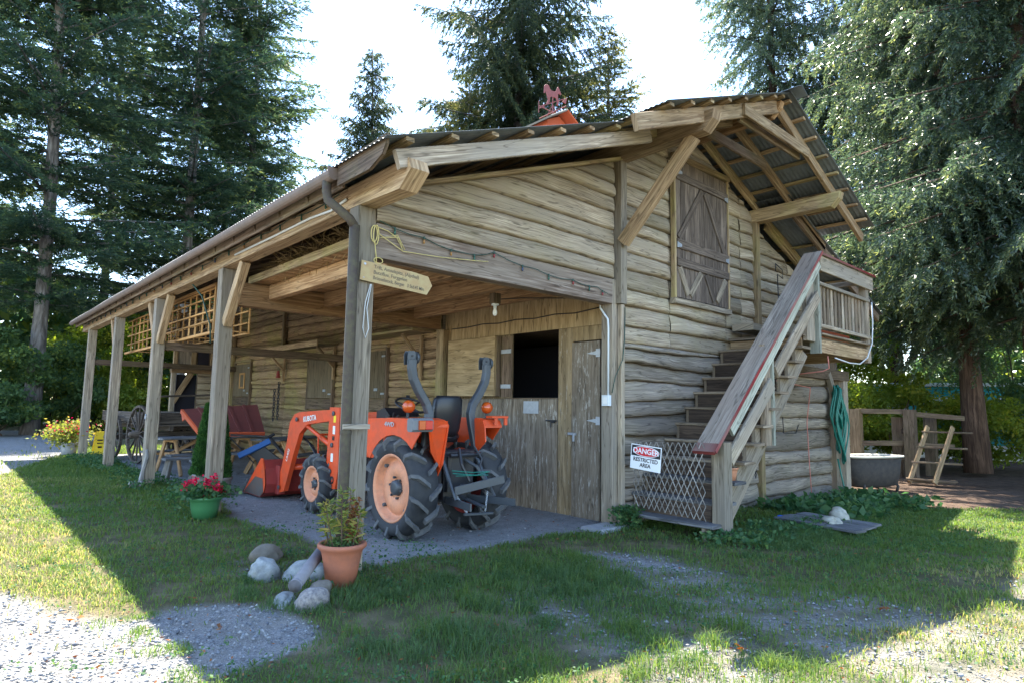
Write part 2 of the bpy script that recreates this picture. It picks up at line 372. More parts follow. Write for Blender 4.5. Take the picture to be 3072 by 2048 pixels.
P_drive=[(-1.96,-.15),(-2.2,.1),(-2.4,.66),(-2.55,1.1),(-2.68,1.4),(-2.75,3.4),(-2.5,8.1),(-2.1,11.4),(-1.5,13.2),(-.7,15.6),(.1,18),(1,23),(4,31),(-6,40),(-30,30),(-12,-3),(-2.8,-2.2)]
P_porch=[(.25,.15),(1.4,.05),(2.9,.1),(3.5,-.15),(4.3,-.1),(4.3,16.4),(.4,16.4),(.3,10),(.35,7.9),(.5,6.4),(.3,4.6),(.0,3.6),(.25,2.0)]
P_path=[(2.35,-.85),(2.75,-1.3),(2.8,-1.9),(2.6,-2.8),(3.0,-3.3),(2.95,-4.0),(2.9,-4.6),(1.2,-5.2),(1.3,-4.1),(1.5,-3.3),(1.5,-2.5),(1.8,-1.7)]
P_path2=[(.45,-1.3),(1.3,-1.6),(1.25,-2.5),(1.2,-3.2),(1.0,-4.4),(-.1,-4.8),(.1,-3.4),(.25,-2.4)]
P_dirt=[(10.5,-.2),(11.1,-1.2),(11.0,-1.9),(12.6,-3.3),(14,-5.5),(26,-12),(30,2),(22,3.5),(15,2.0),(12.6,2.5),(12,0)]
def masks(x,y):
    wx=x+.10*nz(x,y,2.2); wy=y+.10*nz(y,x,2.7)
    g=np.maximum(inpoly(wx,wy,P_patch,.06),inpoly(wx,wy,P_drive,.14))
    f_=.30*nz(x*1.0,y,9.)+.25*nz(y,x,17.)
    g=g*np.clip(.95+.5*f_+.0*x,0,1)*1.0
    g=np.maximum(g,inpoly(wx,wy,P_path,.28)*np.clip(.78+.45*nz(x,y,3.5)+f_,0,1))
    g=np.maximum(g,inpoly(wx,wy,P_path2,.28)*np.clip(.72+.5*nz(y,x,3.1)+f_,0,1))
    g=np.maximum(g,inpoly(x,y,[(2.30,-.70),(2.52,-.95),(2.74,-1.75),(2.62,-1.98),(2.42,-1.85),(2.32,-1.3)],.07))
    g=np.maximum(g,inpoly(wx,wy,[(-1.2,-.1),(-.2,-.25),(.1,.4),(-.1,1.6),(-.9,1.3),(-1.2,.6)],.3)*np.clip(.25+.6*nz(y,x,4.1)+f_,0,.8))
    pch=inpoly(wx,wy,P_porch,.12)
    d=inpoly(wx,wy,P_dirt,.25)
    # right foreground gravel in sun
    h=inpoly(wx,wy,[(2.9,-4.3),(5.4,-4.3),(9,-6),(9,-9),(1,-9),(1.5,-5)],.25)*np.clip(.55+.45*nz(x,y,2.5),0,1)
    g=np.maximum(g,h)
    return g,pch,d
def grid(x0,x1,y0,y1,st):
    xs=np.arange(x0,x1+1e-6,st); ys=np.arange(y0,y1+1e-6,st); X,Y=np.meshgrid(xs,ys); nx,ny=len(xs),len(ys)
    i=np.arange((nx-1)*(ny-1)); a=(i//(nx-1))*nx+i%(nx-1)
    return X.ravel(),Y.ravel(),np.stack([a,a+1,a+nx+1,a+nx],1)
xs=np.concatenate([[-900,-300,-100,-50,-30,-20,-14],np.arange(-10,14.01,.09),np.arange(14.5,32,.5),[40,60,100,300,900]])
ys=np.concatenate([[-900,-200,-60,-20,-12],np.arange(-8,9.01,.09),np.arange(9.2,20,.25),np.arange(20.5,42,.5),[50,70,110,300,900]])
X,Y=np.meshgrid(xs,ys); nx,ny=len(xs),len(ys); i=np.arange((nx-1)*(ny-1)); a=(i//(nx-1))*nx+i%(nx-1)
Fg=np.stack([a,a+1,a+nx+1,a+nx],1); X=X.ravel();Y=Y.ravel()
near=(np.abs(X-2)<40)&(np.abs(Y-5)<40)
g_,p_,d_=masks(X,Y)
Z=gz(X,Y)+np.where(near,.012*nz(X,Y,1.1)*(1-p_)+.006*nz(Y,X,4.0)-.012*g_,0)-.015
ground=bulk('ground',np.stack([X,Y,Z],1),Fg,'soil',smooth=True); tag(ground,'gravel, dirt and mown grass ground in front of the log barn','ground',kind='structure')
for nm,val in(('gravel',g_),('porch',p_),('dirt',d_)):
    at=ground.data.attributes.new(nm,'FLOAT','POINT'); at.data.foreach_set('value',val.astype(np.float32))
m,n,b=newmat('ground_mat'); L=n.links; ground.data.materials[0]=m
geo=ND(n,'ShaderNodeNewGeometry')
def gnoise(s,d=6.,r=.65): t=ND(n,'ShaderNodeTexNoise',i_Scale=float(s),i_Detail=d,i_Roughness=r); L.new(geo.outputs['Position'],t.inputs[0]); return t.outputs[0]
def gvor(s): t=ND(n,'ShaderNodeTexVoronoi',i_Scale=float(s)); L.new(geo.outputs['Position'],t.inputs[0]); return t
rg=ramp(n,[(.32,(.055,.06,.028)),(.48,(.10,.09,.045)),(.62,(.17,.135,.08)),(.75,(.24,.20,.125))]); L.new(gnoise(2.2),rg.inputs[0])
vs=gvor(75); rs=ramp(n,[(0,(.10,.105,.115)),(.5,(.22,.225,.235)),(1,(.40,.395,.385))]); L.new(vs.outputs['Color'],rs.inputs[0])
rs2=ramp(n,[(.35,(0,0,0)),(.7,(1,1,1))]); L.new(gnoise(3.),rs2.inputs[0])
gc=mixc(n,rs2.outputs[0],rs.outputs[0],(.27,.25,.225)); 
pc=ramp(n,[(.3,(.17,.165,.16)),(.7,(.33,.325,.32))]); L.new(gnoise(6.),pc.inputs[0])
pcm=mixc(n,.45,pc.outputs[0],rs.outputs[0])
dc=ramp(n,[(.3,(.055,.036,.026)),(.7,(.15,.10,.072))]); L.new(gnoise(4.),dc.inputs[0])
def att(nm): return ND(n,'ShaderNodeAttribute',attribute_name=nm).outputs['Fac']
c=mixc(n,att('dirt'),rg.outputs[0],dc.outputs[0]); c=mixc(n,att('gravel'),c,gc); c=mixc(n,att('porch'),c,pcm)
L.new(c,b.inputs['Base Color']); b.inputs['Roughness'].default_value=.95; b.inputs['Specular IOR Level'].default_value=.2
bp=ND(n,'ShaderNodeBump',i_Strength=.7,i_Distance=.02); L.new(vs.outputs['Distance'],bp.inputs['Height'])
bp2=ND(n,'ShaderNodeBump',i_Strength=.5,i_Distance=.03); L.new(gnoise(25.),bp2.inputs['Height']); L.new(bp.outputs[0],bp2.inputs['Normal']); L.new(bp2.outputs[0],b.inputs['Normal'])

# ------------------------------------------------------------------ barn
H=thing('log_barn','weathered log barn with a corrugated roof, loft door and open side porch on posts','barn',(0,0,0))
ZR=6.47
def roofz(x): 
    """height of the metal roof over x, main part"""
    return ZR-.40*abs(x-6.1)
def porchz(x): return 3.985+.37*(x+.3) if x<6.1 else 4.0+.345*(12.5-x)
def topz(x):
    a=max(roofz(x)-.27,0) if 4.0<=x<=8.2 else -1
    return a if a>0 else porchz(x)-.32
YB=16.9
def logwall(name,mat,P,u0,u1,z0,top,course=.25,bulge=.055,holes=(),seams=(),parent=H,seed=1,lap=True,amp=.022,step=.12,label=None):
    """P(u,z,n)->3d point; waney-edged log courses as one mesh"""
    g=random.Random(seed); bd=MB(); zt_=max(top(u0+(u1-u0)*k/20) for k in range(21)); z=z0; rows=[z0]
    while z<zt_: z+=course*g.uniform(.82,1.2); rows.append(z)
    ph=[[(g.uniform(.5,2.2),g.uniform(0,6.28),g.uniform(.3,1)) for _ in range(4)]+[(g.uniform(5,9),g.uniform(0,6.28),.30),(g.uniform(13,20),g.uniform(0,6.28),.16)] for _ in rows]; sl=[g.uniform(-.006,.006) for _ in rows]
    def edge(k,u):
        if k==0: return rows[0]
        return rows[k]+sl[k]*(u-u0)+amp*sum(a*math.sin(f*u+p) for f,p,a in ph[k])*.72
    prof=[(0.012,-.45),(.03,.72),(.12,1.0),(.35,1.0),(.6,.85),(.85,.52),(.965,.22),(.985,-.45)] if lap else [(.01,-.35),(.06,.5),(.2,.85),(.4,1),(.6,1),(.8,.85),(.94,.5),(.99,-.35)]
    cuts=sorted(seams)
    for k in range(len(rows)-1):
        zm=(rows[k]+rows[k+1])/2
        iv=[(u0,u1)]
        for (a,b_,h0,h1) in holes:
            if h0<zm<h1: iv=[q for (s_,e_) in iv for q in ((s_,min(e_,a)),(max(s_,b_),e_)) if q[1]-q[0]>.02]
        for c_ in cuts: iv=[q for (s_,e_) in iv for q in (((s_,c_+g.uniform(-.02,.02)),(c_,e_)) if s_<c_<e_ else ((s_,e_),))]
        for (s_,e_) in iv:
            n_=max(2,int((e_-s_)/step)+1); r=g.random(); vo,uo=g.uniform(0,50),g.uniform(0,50); bb=bulge*g.uniform(.75,1.25)
            lp=g.uniform(0,6); prev=None
            for i in range(n_+1):
                u=s_+(e_-s_)*i/n_; tz=top(u); zb=min(edge(k,u),tz); z1=min(edge(k+1,u),tz)
                en=min(1,.55+min(u-s_,e_-u)/.08*.45); hh=z1-zb
                ok=hh>.004
                B=bb*en*(1+.18*math.sin(2.3*u+lp)+.10*math.sin(7.1*u+lp*2)+.06*math.sin(19*u+lp*5))*min(1,hh/.09)
                ring=[(bd.vert(P(u,zb+hh*t,B*q)),(u+uo,vo+hh*t*1.25)) for t,q in prof]
                if prev and (ok or pok):
                    for j in range(len(prof)-1):
                        A,B_,C_,D_=prev[j],ring[j],ring[j+1],prev[j+1]
                        bd.face([A[0],B_[0],C_[0],D_[0]],[A[1],B_[1],C_[1],D_[1]],r)
                prev,pok=ring,ok
    return bd.build(name,mat,parent,True,label)
# front gable: porch part, main part, right part. outward = -Y
fy=lambda off:(lambda u,z,n_:(u,off-n_,z))
# backing boards just behind logs
def backing(x0,x1,z0,y,seg=24):
    b_=MB(); xs_=[x0+(x1-x0)*i/seg for i in range(seg+1)]
    for a0,a1 in zip(xs_,xs_[1:]):
        b_.prism([(a0,y,z0),(a1,y,z0),(a1,y,topz(a1)-.01),(a0,y,topz(a0)-.01)],(0,.04,0),r=.3)
    return b_
backing(-.1,4.05,3.47,.03).build('inner_lining','brown_timber',H)
backing(4.07,12.15,-.3,.03).build('inner_lining','brown_timber',H)
logwall('log_wall','log_wood',fy(.02),.02,3.9,3.46,topz,course=.245,bulge=.07,seed=3,amp=.013,label='pale waney log boards above the porch beam')
logwall('log_wall','log_wood',fy(.02),4.08,8.12,2.55,topz,course=.245,bulge=.075,holes=(),seams=(5.3,7.05,7.62),seed=5,amp=.016,label='pale log boards around the loft door')
logwall('log_wall','log_wood_low',fy(.02),4.09,8.12,-.25,lambda u:2.56,course=.25,bulge=.09,seed=8,amp=.028,label='grey weathered log boards beside the stairs')
logwall('log_wall','log_wood',fy(.02),8.26,12.1,2.9,topz,course=.26,bulge=.075,seams=(9.6,),seed=12)
logwall('log_wall','log_wood_low',fy(.02),8.26,11.55,-.35,lambda u:2.92,course=.30,bulge=.10,seed=15,lap=False,amp=.03,label='thick round grey logs under the landing')
# uprights
for (x,z0,z1,mt) in ((4.02,3.1,5.42,'grey_timber'),(8.19,-.25,5.2,'mossy_timber')):
    b_=MB(); b_.box(x-.07,x+.07,-.10,.06,z0,z1); b_.build('wall_post',mt,H)
# long inner wall X=4.07 facing -X ; from Y 4.25 to 16.1
fx=lambda off:(lambda u,z,n_:(off-n_,u,z))
logwall('log_wall','log_wood_green',fx(4.07),4.4,16.1,-.05,lambda u:5.3,course=.20,bulge=.05,lap=False,seed=21,holes=(),seams=(11.9,),amp=.02,label='mossy log wall inside the porch')
b_=MB(); b_.box(4.08,4.14,4.2,YB,-.1,5.4); b_.build('inner_lining','brown_timber',H)
# back and right walls
b_=MB(); b_.box(4.1,12.2,YB-.25,YB-.2,-.2,4.3); b_.build('back_wall','brown_timber',H)
b_=MB()
logwall('log_wall','log_wood_low',lambda u,z,n_:(12.1+n_,u,z),.0,YB-.2,-.35,lambda u:4.0,course=.3,bulge=.09,lap=False,seed=31,step=.5)
b_.box(12.0,12.07,0.05,YB-.2,-.3,4.05); b_.build('inner_lining','brown_timber',H)
b_=MB(); b_.box(4.15,12.0,.1,YB-.3,2.86,2.92,axis=1); b_.build('loft_floor','brown_timber',H)
# far room at end of porch
fr=lambda u,z,n_:(u,16.3-n_,z)
logwall('log_wall','log_wood',fr,2.95,4.05,-.05,lambda u:2.62,course=.22,bulge=.06,lap=False,seed=41,label='sunlit log wall of the small room at the porch end')
b_=MB(); b_.box(2.95,4.07,16.32,16.42,0,2.6); b_.build('inner_lining','brown_timber',H)
for (x0,x1) in ((2.2,2.32),(2.72,2.86),(3.3,3.42),(3.93,4.05)): one('room_post','warm_timber',H,'box',x0,x1,16.22,16.34,2.62,4.6)
one('room_beam','warm_timber',H,'box',2.15,4.05,16.18,16.4,2.5,2.66); one('room_beam','brown_timber',H,'box',2.15,4.05,16.2,16.34,3.5,3.58)
one('room_panel','red_wash',H,'box',2.32,2.72,16.26,16.3,2.66,4.4)
for (x0,x1,z0,z1) in ((2.86,3.3,2.66,3.5),(3.42,3.93,2.66,3.5),(2.86,3.3,3.58,4.3),(3.42,3.93,3.58,4.3)):
    o=one('window','brown_timber',H,'box',x0,x1,16.27,16.29,z0,z1); one('pane','dark_glass',o,'box',x0+.05,x1-.05,16.255,16.268,z0+.05,z1-.05)
one('bracket','warm_timber',H,'bar',(2.25,16.28,1.55),(2.75,16.28,2.5),.1,.16); one('room_post','grey_timber',H,'box',2.17,2.3,16.22,16.36,-.05,2.5)
one('doorway_dark_sheet','dark_void',H,'box',2.35,2.93,16.35,16.4,0,2.45)  # near-black sheet painting the shade in the open doorway
# plywood wall in first bay (X=4.07, Y .2..4.25)
def pw(name,mat,y0,y1,z0,z1,x=4.07,t=.03,label=None,parent=H):
    b_=MB(); b_.box(x-t,x,y0,y1,z0,z1,ch=.004,axis=2); return b_.build(name,mat,parent,label=label)
pw('wall_panel','plywood',.2,4.25,2.84,3.46); pw('wall_panel','plywood_mid',.91,1.21,-.05,2.835,label='narrow plywood strip between the stable door and the tall door'); pw('wall_panel','plywood',.2,.905,2.62,2.835)
pw('wall_panel','plywood_mid',2.29,4.25,1.74,2.835); pw('wall_panel','plywood_peel',2.46,4.25,-.05,1.735)
d1=pw('door','plywood_peel',1.225,2.45,-.02,1.755,x=4.06,t=.035,label='lower half door with peeling brown paint')
b_=MB(); b_.box(3.985,4.02,1.24,1.30,1.36,1.40); b_.box(3.98,4.01,1.2,1.42,1.385,1.41); b_.bar((3.995,1.32,1.40),(3.995,1.32,1.30),.02,.02); b_.build('latch','black_metal',d1)
one('top_rail','brown_timber',d1,'box',4.015,4.024,1.24,2.44,1.735,1.752)
d2=pw('door','plywood_peel',.355,.905,-.05,2.60,x=4.06,t=.04,label='tall narrow door with flaking paint and strap hinges')
for z in (2.42,1.42): 
    b_=MB(); b_.box(4.008,4.018,.34,.42,z-.06,z+.06); b_.prism([(4.01,.42,z-.03),(4.01,.42,z+.03),(4.01,.60,z)],(.006,0,0)); b_.build('hinge','galv',d2)
b_=MB(); b_.box(3.995,4.017,.80,.96,1.19,1.23); b_.box(3.985,4.0,.82,.86,1.10,1.22); b_.build('hasp','galv',d2)
# open hatch leaf lying against wall, hinged at y 2.31
lf=one('hatch_leaf','plywood',H,'box',3.90,3.94,2.60,3.95,1.78,2.82,axis=1)
for (y0,y1,z0,z1) in((2.58,2.64,1.78,2.82),(2.64,3.95,2.78,2.82),(2.64,3.95,1.78,1.82)): one('edge_strip','brown_timber',lf,'box',3.942,4.03,y0,y1,z0,z1)
one('jamb','brown_timber',H,'box',4.02,4.036,2.275,2.55,1.77,2.80)
for z in(2.55,1.95): one('hinge','galv',lf,'box',4.008,4.018,2.30,2.56,z-.035,z+.035)
# near-black sheet behind the hatch paints the shade inside
b_=MB(); b_.box(5.6,5.65,.3,4.0,0,2.8); b_.build('hatch_dark_sheet','dark_void',H)
# corner post by doors
one('porch_post','grey_timber',H,'box',3.87,4.07,.0,.2,-.05,3.45); one('corner_board','grey_timber',H,'box',3.99,4.065,-.075,-.004,-.2,3.09)
one('porch_post','mossy_timber',H,'box',3.88,4.04,4.1,4.32,0,3.05)
# outer posts
PY=(0,4.15,8.05,11.95,15.7)
PX=(-.17,.03)
for i,y in enumerate(PY):
    one('porch_post','grey_timber',H,'box',PX[0],PX[1],y,y+.2,-.1,3.59)
for y,sides in ((4.15,(1,)),(8.05,(1,-1)),(11.95,(1,)),(15.7,())):
    for s_ in {4.15:(-1,),8.05:(-1,1),11.95:(1,),15.7:()}[y]:
        if 1:
            ya=y if s_<0 else y+.2
            one('knee_brace','warm_timber',H,'bar',(-.07,ya+s_*.02,2.75),(-.07,ya+s_*.66,3.60),.12,.14)
one('wall_plate','warm_timber',H,'box',-.17,.03,.25,YB,3.60,3.83)
b_=MB(); b_.prism([(-.17,.25,3.60),(-.17,.25,3.83),(-.17,-.88,3.83),(-.17,-.93,3.72),(-.17,-.74,3.57)],(.2,0,0)); b_.build('wall_plate','warm_timber',H,label='chamfered end of the eave beam')
# porch front beam
one('porch_beam','beam_grey',H,'box',.035,3.87,-.005,.15,3.09,3.45)
one('porch_beam','warm_timber',H,'box',.035,3.87,.152,.2,3.09,3.14)
one('header_beam','orange_timber',H,'box',.035,3.88,4.18,4.33,3.06,3.42)
for i,x in enumerate((.55,1.47,2.4,3.25)):
    one('joist','orange_timber',H,'box',x,x+.12,.155,4.175,3.20,3.435)
for y in(8.1,15.72): one('tie_beam','brown_timber',H,'box',.035,4.0,y,y+.12,2.60,2.76)
# ceiling boards over first bay
b_=MB(); y=.16
while y<4.3:
    w_=random.uniform(.11,.15); b_.box(.33,4.0,y,y+w_-.008,3.44+random.uniform(0,.004),3.465,ch=.003,axis=0); y+=w_
b_.build('ceiling_boards','orange_timber',H)
one('ceiling_trim','mossy_timber',H,'box',.30,.33,.16,4.4,3.44,3.56)
# roofs ---------------------------------------------------------------
def corr(name,x0,x1,zf,y0,y1,mat,lift=0,pitch=.076,amp=.007,parent=H,uneven=0):
    per=4; ny_=int((y1-y0)/pitch*per); ys_=np.linspace(y0,y1,ny_+1); nx_=6; xs_=np.linspace(x0,x1,nx_+1)
    prof=amp*np.sin(2*np.pi*ys_/pitch); V=[]
    for k,th in((0,0),(1,.0035)):
        for x in xs_:
            V.append(np.stack([np.full_like(ys_,x),ys_,zf(x)+lift+prof+th+uneven*np.sin(ys_*1.3+x)],1))
    V=np.concatenate(V); n1=ny_+1; i_=np.arange(nx_*ny_); a_=(i_//ny_)*n1+i_%ny_
    A=np.stack([a_,a_+1,a_+n1+1,a_+n1],1); o_=(nx_+1)*n1; B=A[:,::-1]+o_
    # rims
    e=[]; 
    for k in range(nx_):
        for c_,fl in((0,0),(ny_,1)):
            q=[k*n1+c_,(k+1)*n1+c_,(k+1)*n1+c_+o_,k*n1+c_+o_]; e.append(q[::-1] if fl else q)
    for k in range(ny_):
        for rw in(0,nx_): e.append([rw*n1+k,rw*n1+k+1,rw*n1+k+1+o_,rw*n1+k+o_])
    return bulk(name,V,np.concatenate([A,B,np.array(e)]),mat,parent=parent,smooth=False)
corr('roof_sheet',2.8,6.12,roofz,-1.66,YB+.8,'roof_metal'); corr('roof_sheet',6.08,9.55,roofz,-1.7,YB+.8,'roof_metal')
corr('roof_sheet',-.46,4.2,porchz,-.98,YB+.3,'roof_metal',lift=-.015,uneven=.006); corr('roof_sheet',8.0,12.85,porchz,-.8,YB+.3,'roof_metal',lift=-.015)
b_=MB(); rg_=[[( 6.1-.2,y,roofz(5.9)+.03),(6.1,y,ZR+.045),(6.3,y,roofz(6.3)+.03),(6.3,y,roofz(6.3)+.024),(6.1,y,ZR+.038),(5.9,y,roofz(5.9)+.024)] for y in(-1.85,-1.2,0,YB+.8)]
b_.loft(rg_); b_.build('ridge_cap','roof_metal',H)
# battens (purlin strips) along Y
def batten(x,zf,y0,y1,dz=-.035):
    one('batten','warm_timber' if random.random()<.6 else 'mossy_timber',H,'box',x-.045,x+.045,y0,y1,zf(x)+dz-.022,zf(x)+dz+.018,ch=.003)
for x in np.arange(2.95,5.9,.46): batten(x,roofz,-1.62,YB)
for x in (5.98,6.22): batten(x,roofz,-1.62,YB)
for x in np.arange(6.62,9.5,.44): batten(x,roofz,-1.66,YB)
for x in np.arange(-.2,2.9,.5): batten(x,porchz,-.95,YB,-.055)
for x in np.arange(9.6,12.6,.5): batten(x,porchz,-.75,YB,-.055)
# rafters
def rafter(x0,x1,zf,y,h=.17,w=.07,dz=-.07,mat='warm_timber',name='rafter',label=None):
    z0,z1=zf(x0)+dz-h/2,zf(x1)+dz-h/2
    one(name,mat,H,'bar',(x0,y,z0),(x1,y,z1),w,h,label=label)
rafter(2.45,6.06,roofz,-1.45,h=.20,mat='warm_timber',name='verge_rafter'); rafter(6.14,9.6,roofz,-1.45,h=.17,name='verge_rafter')
for y in(-.72,): rafter(3.0,6.06,roofz,y,mat='mossy_timber'); rafter(6.14,9.7,roofz,y,mat='warm_timber')
rafter(4.0,6.06,roofz,-.10,mat='orange_timber'); rafter(6.14,10.4,roofz,-.10,mat='mossy_timber')
for y in np.arange(1.0,YB,.9): rafter(4.0,6.06,roofz,float(y)); rafter(6.14,9.6,roofz,float(y))
one('collar_tie','warm_timber',H,'bar',(4.92,-1.51,5.84),(7.10,-1.51,5.84),.045,.17); one('collar_tie','brown_timber',H,'bar',(5.0,-1.39,5.80),(7.0,-1.39,5.80),.045,.15)
one('collar_tie','brown_timber',H,'bar',(5.2,-.78,5.84),(7.1,-.78,5.84),.045,.17)
one('verge_rafter','grey_timber',H,'bar',(-.27,-.84,3.79),(3.6,-.84,5.235),.06,.175)
rafter(-.05,4.0,porchz,-.085,h=.05,w=.11,dz=-.29,mat='mossy_timber')
for y in np.arange(.8,YB,.78): rafter(-.38,4.05,porchz,float(y),h=.15,w=.05,dz=-.085,mat='brown_timber')
rafter(8.3,12.7,porchz,-.72,h=.16,dz=-.085,mat='brown_timber'); rafter(8.6,12.3,porchz,-.06,h=.12,dz=-.085,mat='mossy_timber')
# roof purlins
def purlin(x,ztop,yend,h=.24,w=.2,mat='warm_timber'):
    b_=MB(); b_.prism([(x-w/2,YB,ztop-h),(x-w/2,YB,ztop),(x-w/2,yend+.0,ztop),(x-w/2,yend+.03,ztop-h*.45),(x-w/2,yend+.16,ztop-h)],(w,0,0)); b_.build('purlin',mat,H)
purlin(4.0,5.46,-1.62); purlin(8.2,5.43,-1.62,mat='mossy_timber'); purlin(6.1,6.36,-1.55,h=.22,w=.12,mat='orange_timber')
one('brace','warm_timber',H,'bar',(3.97,-.12,3.98),(4.0,-1.27,5.22),.13,.17,ch=.01)
# eave fascia + gutter
b_=MB(); b_.prism([(-.42,-.90,3.97),(-.42,-.0,3.95),(-.42,-.0,3.72),(-.42,-.62,3.72),(-.42,-.84,3.80),(-.42,-.90,3.88)],(.035,0,0)); b_.build('fascia','brown_timber',H)
one('fascia','brown_timber',H,'box',-.36,-.335,.0,YB,3.72,3.93)
prof=[]; 
for k in range(9):
    a=math.pi*k/8; prof.append((-.455-.062*math.cos(a)*1.0,3.86-.085*math.sin(a)**.6 if 0 else 3.86-.085*math.sin(a)))
b_=MB(); out=[(x,z) for x,z in prof]; inn=[(x*.0+(-.455)+(x+.455)*.92,z+.006) for x,z in prof][::-1]
b_.loft([[(x,y,z-.0015*math.sin(y)) for x,z in out+inn] for y in np.linspace(.02,YB+.1,14)]); g_o=b_.build('gutter','gutter_brown',H)
b_=MB(); b_.prism([(x,.018,z+.0) for x,z in out]+[(-.39,.018,3.90),(-.52,.018,3.90)],(0,-.012,0)); b_.build('end_cap','gutter_brown',g_o)
b_=MB(); b_.tube([(-.455,.15,3.80),(-.455,.15,3.70),(-.45,.12,3.60),(-.38,.02,3.50),(-.28,-.02,3.42),(-.225,-.03,3.34)],.045,12); b_.tube([(-.225,-.03,3.36),(-.222,-.03,2.4),(-.222,-.03,.95),(-.225,-.03,.12)],.05,12,caps=True)
b_.lathe((-.224,-.03,1.33),(0,0,1),[(.054,-.02),(.058,0),(.054,.02)],12)
ds=b_.build('downspout','downspout_brown',H,True)
one('strap','grey_timber',ds,'box',-.285,.0,-.09,-.075,1.36,1.41)
# loft door
def lp(x,z,y=-.07): return (x,y,z)
ld=MB(); x=5.36
while x<6.98:
    ld.box(x,min(x+.135,7.0),-.105,-.075,3.38,5.66-.0*(x-5.36),ch=.004,axis=2); x+=.142
ldo=ld.build('loft_door','dark_door',H,label='double plank loft door with diagonal braces')
def rail(z,x0=5.36,x1=6.99,h=.13): one('rail','dark_door',ldo,'bar',(x0,-.122,z),(x1,-.122,z),.03,h)
rail(5.38); rail(4.25,h=.15); rail(3.95,h=.14)
for a,b2 in (((5.42,4.34),(6.12,5.27)),((6.24,5.27),(6.86,4.34)),((5.44,3.86),(5.68,3.45)),((6.08,3.86),(5.74,3.45)),((6.24,3.86),(6.50,3.45)),((6.88,3.86),(6.58,3.45))):
    one('brace','dark_door' if random.random()<.5 else 'grey_timber',ldo,'bar',(a[0],-.118,a[1]),(b2[0],-.118,b2[1]),.026,.12,up=(0,-1,0) if 0 else (0,0,1))
for x,z,w_ in((5.35,5.44,.16),(6.99,5.33,-.12),(5.35,4.22,.13),(6.99,4.22,-.11)):
    b_=MB(); b_.prism([(x,-.14,z+.05),(x,-.14,z-.05),(x+w_,-.14,z-.02),(x+w_,-.14,z+.02)],(0,.006,0)); b_.build('hinge','galv',ldo)
for a in((5.30,5.345,3.36,5.62),(6.995,7.04,3.36,5.72)): one('door_frame','mossy_timber',H,'box',a[0],a[1],-.125,-.04,a[2],a[3])
one('door_frame','mossy_timber',H,'bar',(5.30,-.10,5.70),(7.06,-.10,5.74),.08,.10); one('sill','grey_timber',H,'box',5.28,7.06,-.135,-.04,3.27,3.36)
# hatches on long wall
def hatch(y0,y1,z0,z1,win=False,lab=None):
    b_=MB(); b_.box(3.955,3.985,y0,y1,z0,z1,axis=2); h_=b_.build('wall_hatch','hatch_paint',H,label=lab)
    for q in((y0-.07,y0-.005,z0-.3,z1+.06),(y1+.005,y1+.07,z0-.3,z1+.06)): one('frame','brown_timber',h_,'box',3.95,4.03,*q)
    one('frame','mossy_timber',h_,'box',3.95,4.03,y0-.07,y1+.07,z1+.065,z1+.13); one('frame','brown_timber',h_,'box',3.95,4.0,y0,y1,z0-.28,z0-.02)
    for z in(z1-.12,z0+.1): one('hinge','galv',h_,'box',3.945,3.954,y0 if not win else y0+.01,y0+.14,z-.02,z+.02)
    one('latch','galv',h_,'box',3.94,3.953,y0+.28,y0+.42,z0+.16,z0+.22)
    if win:
        for q in((y0+.35,y0+.41,z0+.25,z0+.75),(y0+.74,y0+.80,z0+.25,z0+.75),(y0+.41,y0+.74,z0+.25,z0+.31),(y0+.41,y0+.74,z0+.69,z0+.75)): one('window_frame','lattice_wood',h_,'box',3.925,3.953,*q)
        one('pane','hatch_paint',h_,'box',3.94,3.953,y0+.41,y0+.74,z0+.31,z0+.69)
hatch(8.85,10.2,1.74,2.80,lab='brown hatch under the end of the wall shelf'); hatch(6.32,7.4,1.74,2.78,lab='brown hatch behind the tractor steering wheel'); hatch(14.5,15.85,1.79,2.81,True,lab='brown hatch with a small pale framed window')
# shelf
one('shelf','mossy_timber',H,'box',3.45,3.98,8.6,12.7,3.03,3.08,label='long shelf board high on the inner log wall'); one('shelf','warm_timber',H,'box',3.42,3.45,8.6,12.7,2.98,3.12)
for y in(8.75,11.8):
    one('shelf_bracket','warm_timber',H,'bar',(3.5,y,2.98),(3.95,y,2.5),.07,.06); one('shelf_bracket','warm_timber',H,'box',3.92,3.98,y-.035,y+.035,2.2,3.0)
one('shelf','mossy_timber',H,'box',3.45,3.98,4.5,7.2,3.03,3.08); 
one('shelf_bracket','warm_timber',H,'bar',(3.5,4.95,2.98),(3.95,4.95,2.5),.07,.06); one('shelf_bracket','warm_timber',H,'box',3.92,3.98,4.91,4.98,2.1,3.0)
one('wall_post','mossy_timber',H,'box',3.9,3.98,11.85,11.97,3.1,4.6); one('wall_post','mossy_timber',H,'box',3.9,4.0,16.0,16.12,0,4.6)
# right corner post under landing, brace, lintel
one('porch_post','grey_timber',H,'box',12.0,12.25,-.18,.12,-.3,2.45); one('brace','grey_timber',H,'bar',(11.15,-.16,2.45),(11.95,-.16,1.35),.10,.14); one('lintel','brown_timber',H,'box',8.7,12.3,-.2,.0,2.32,2.54)
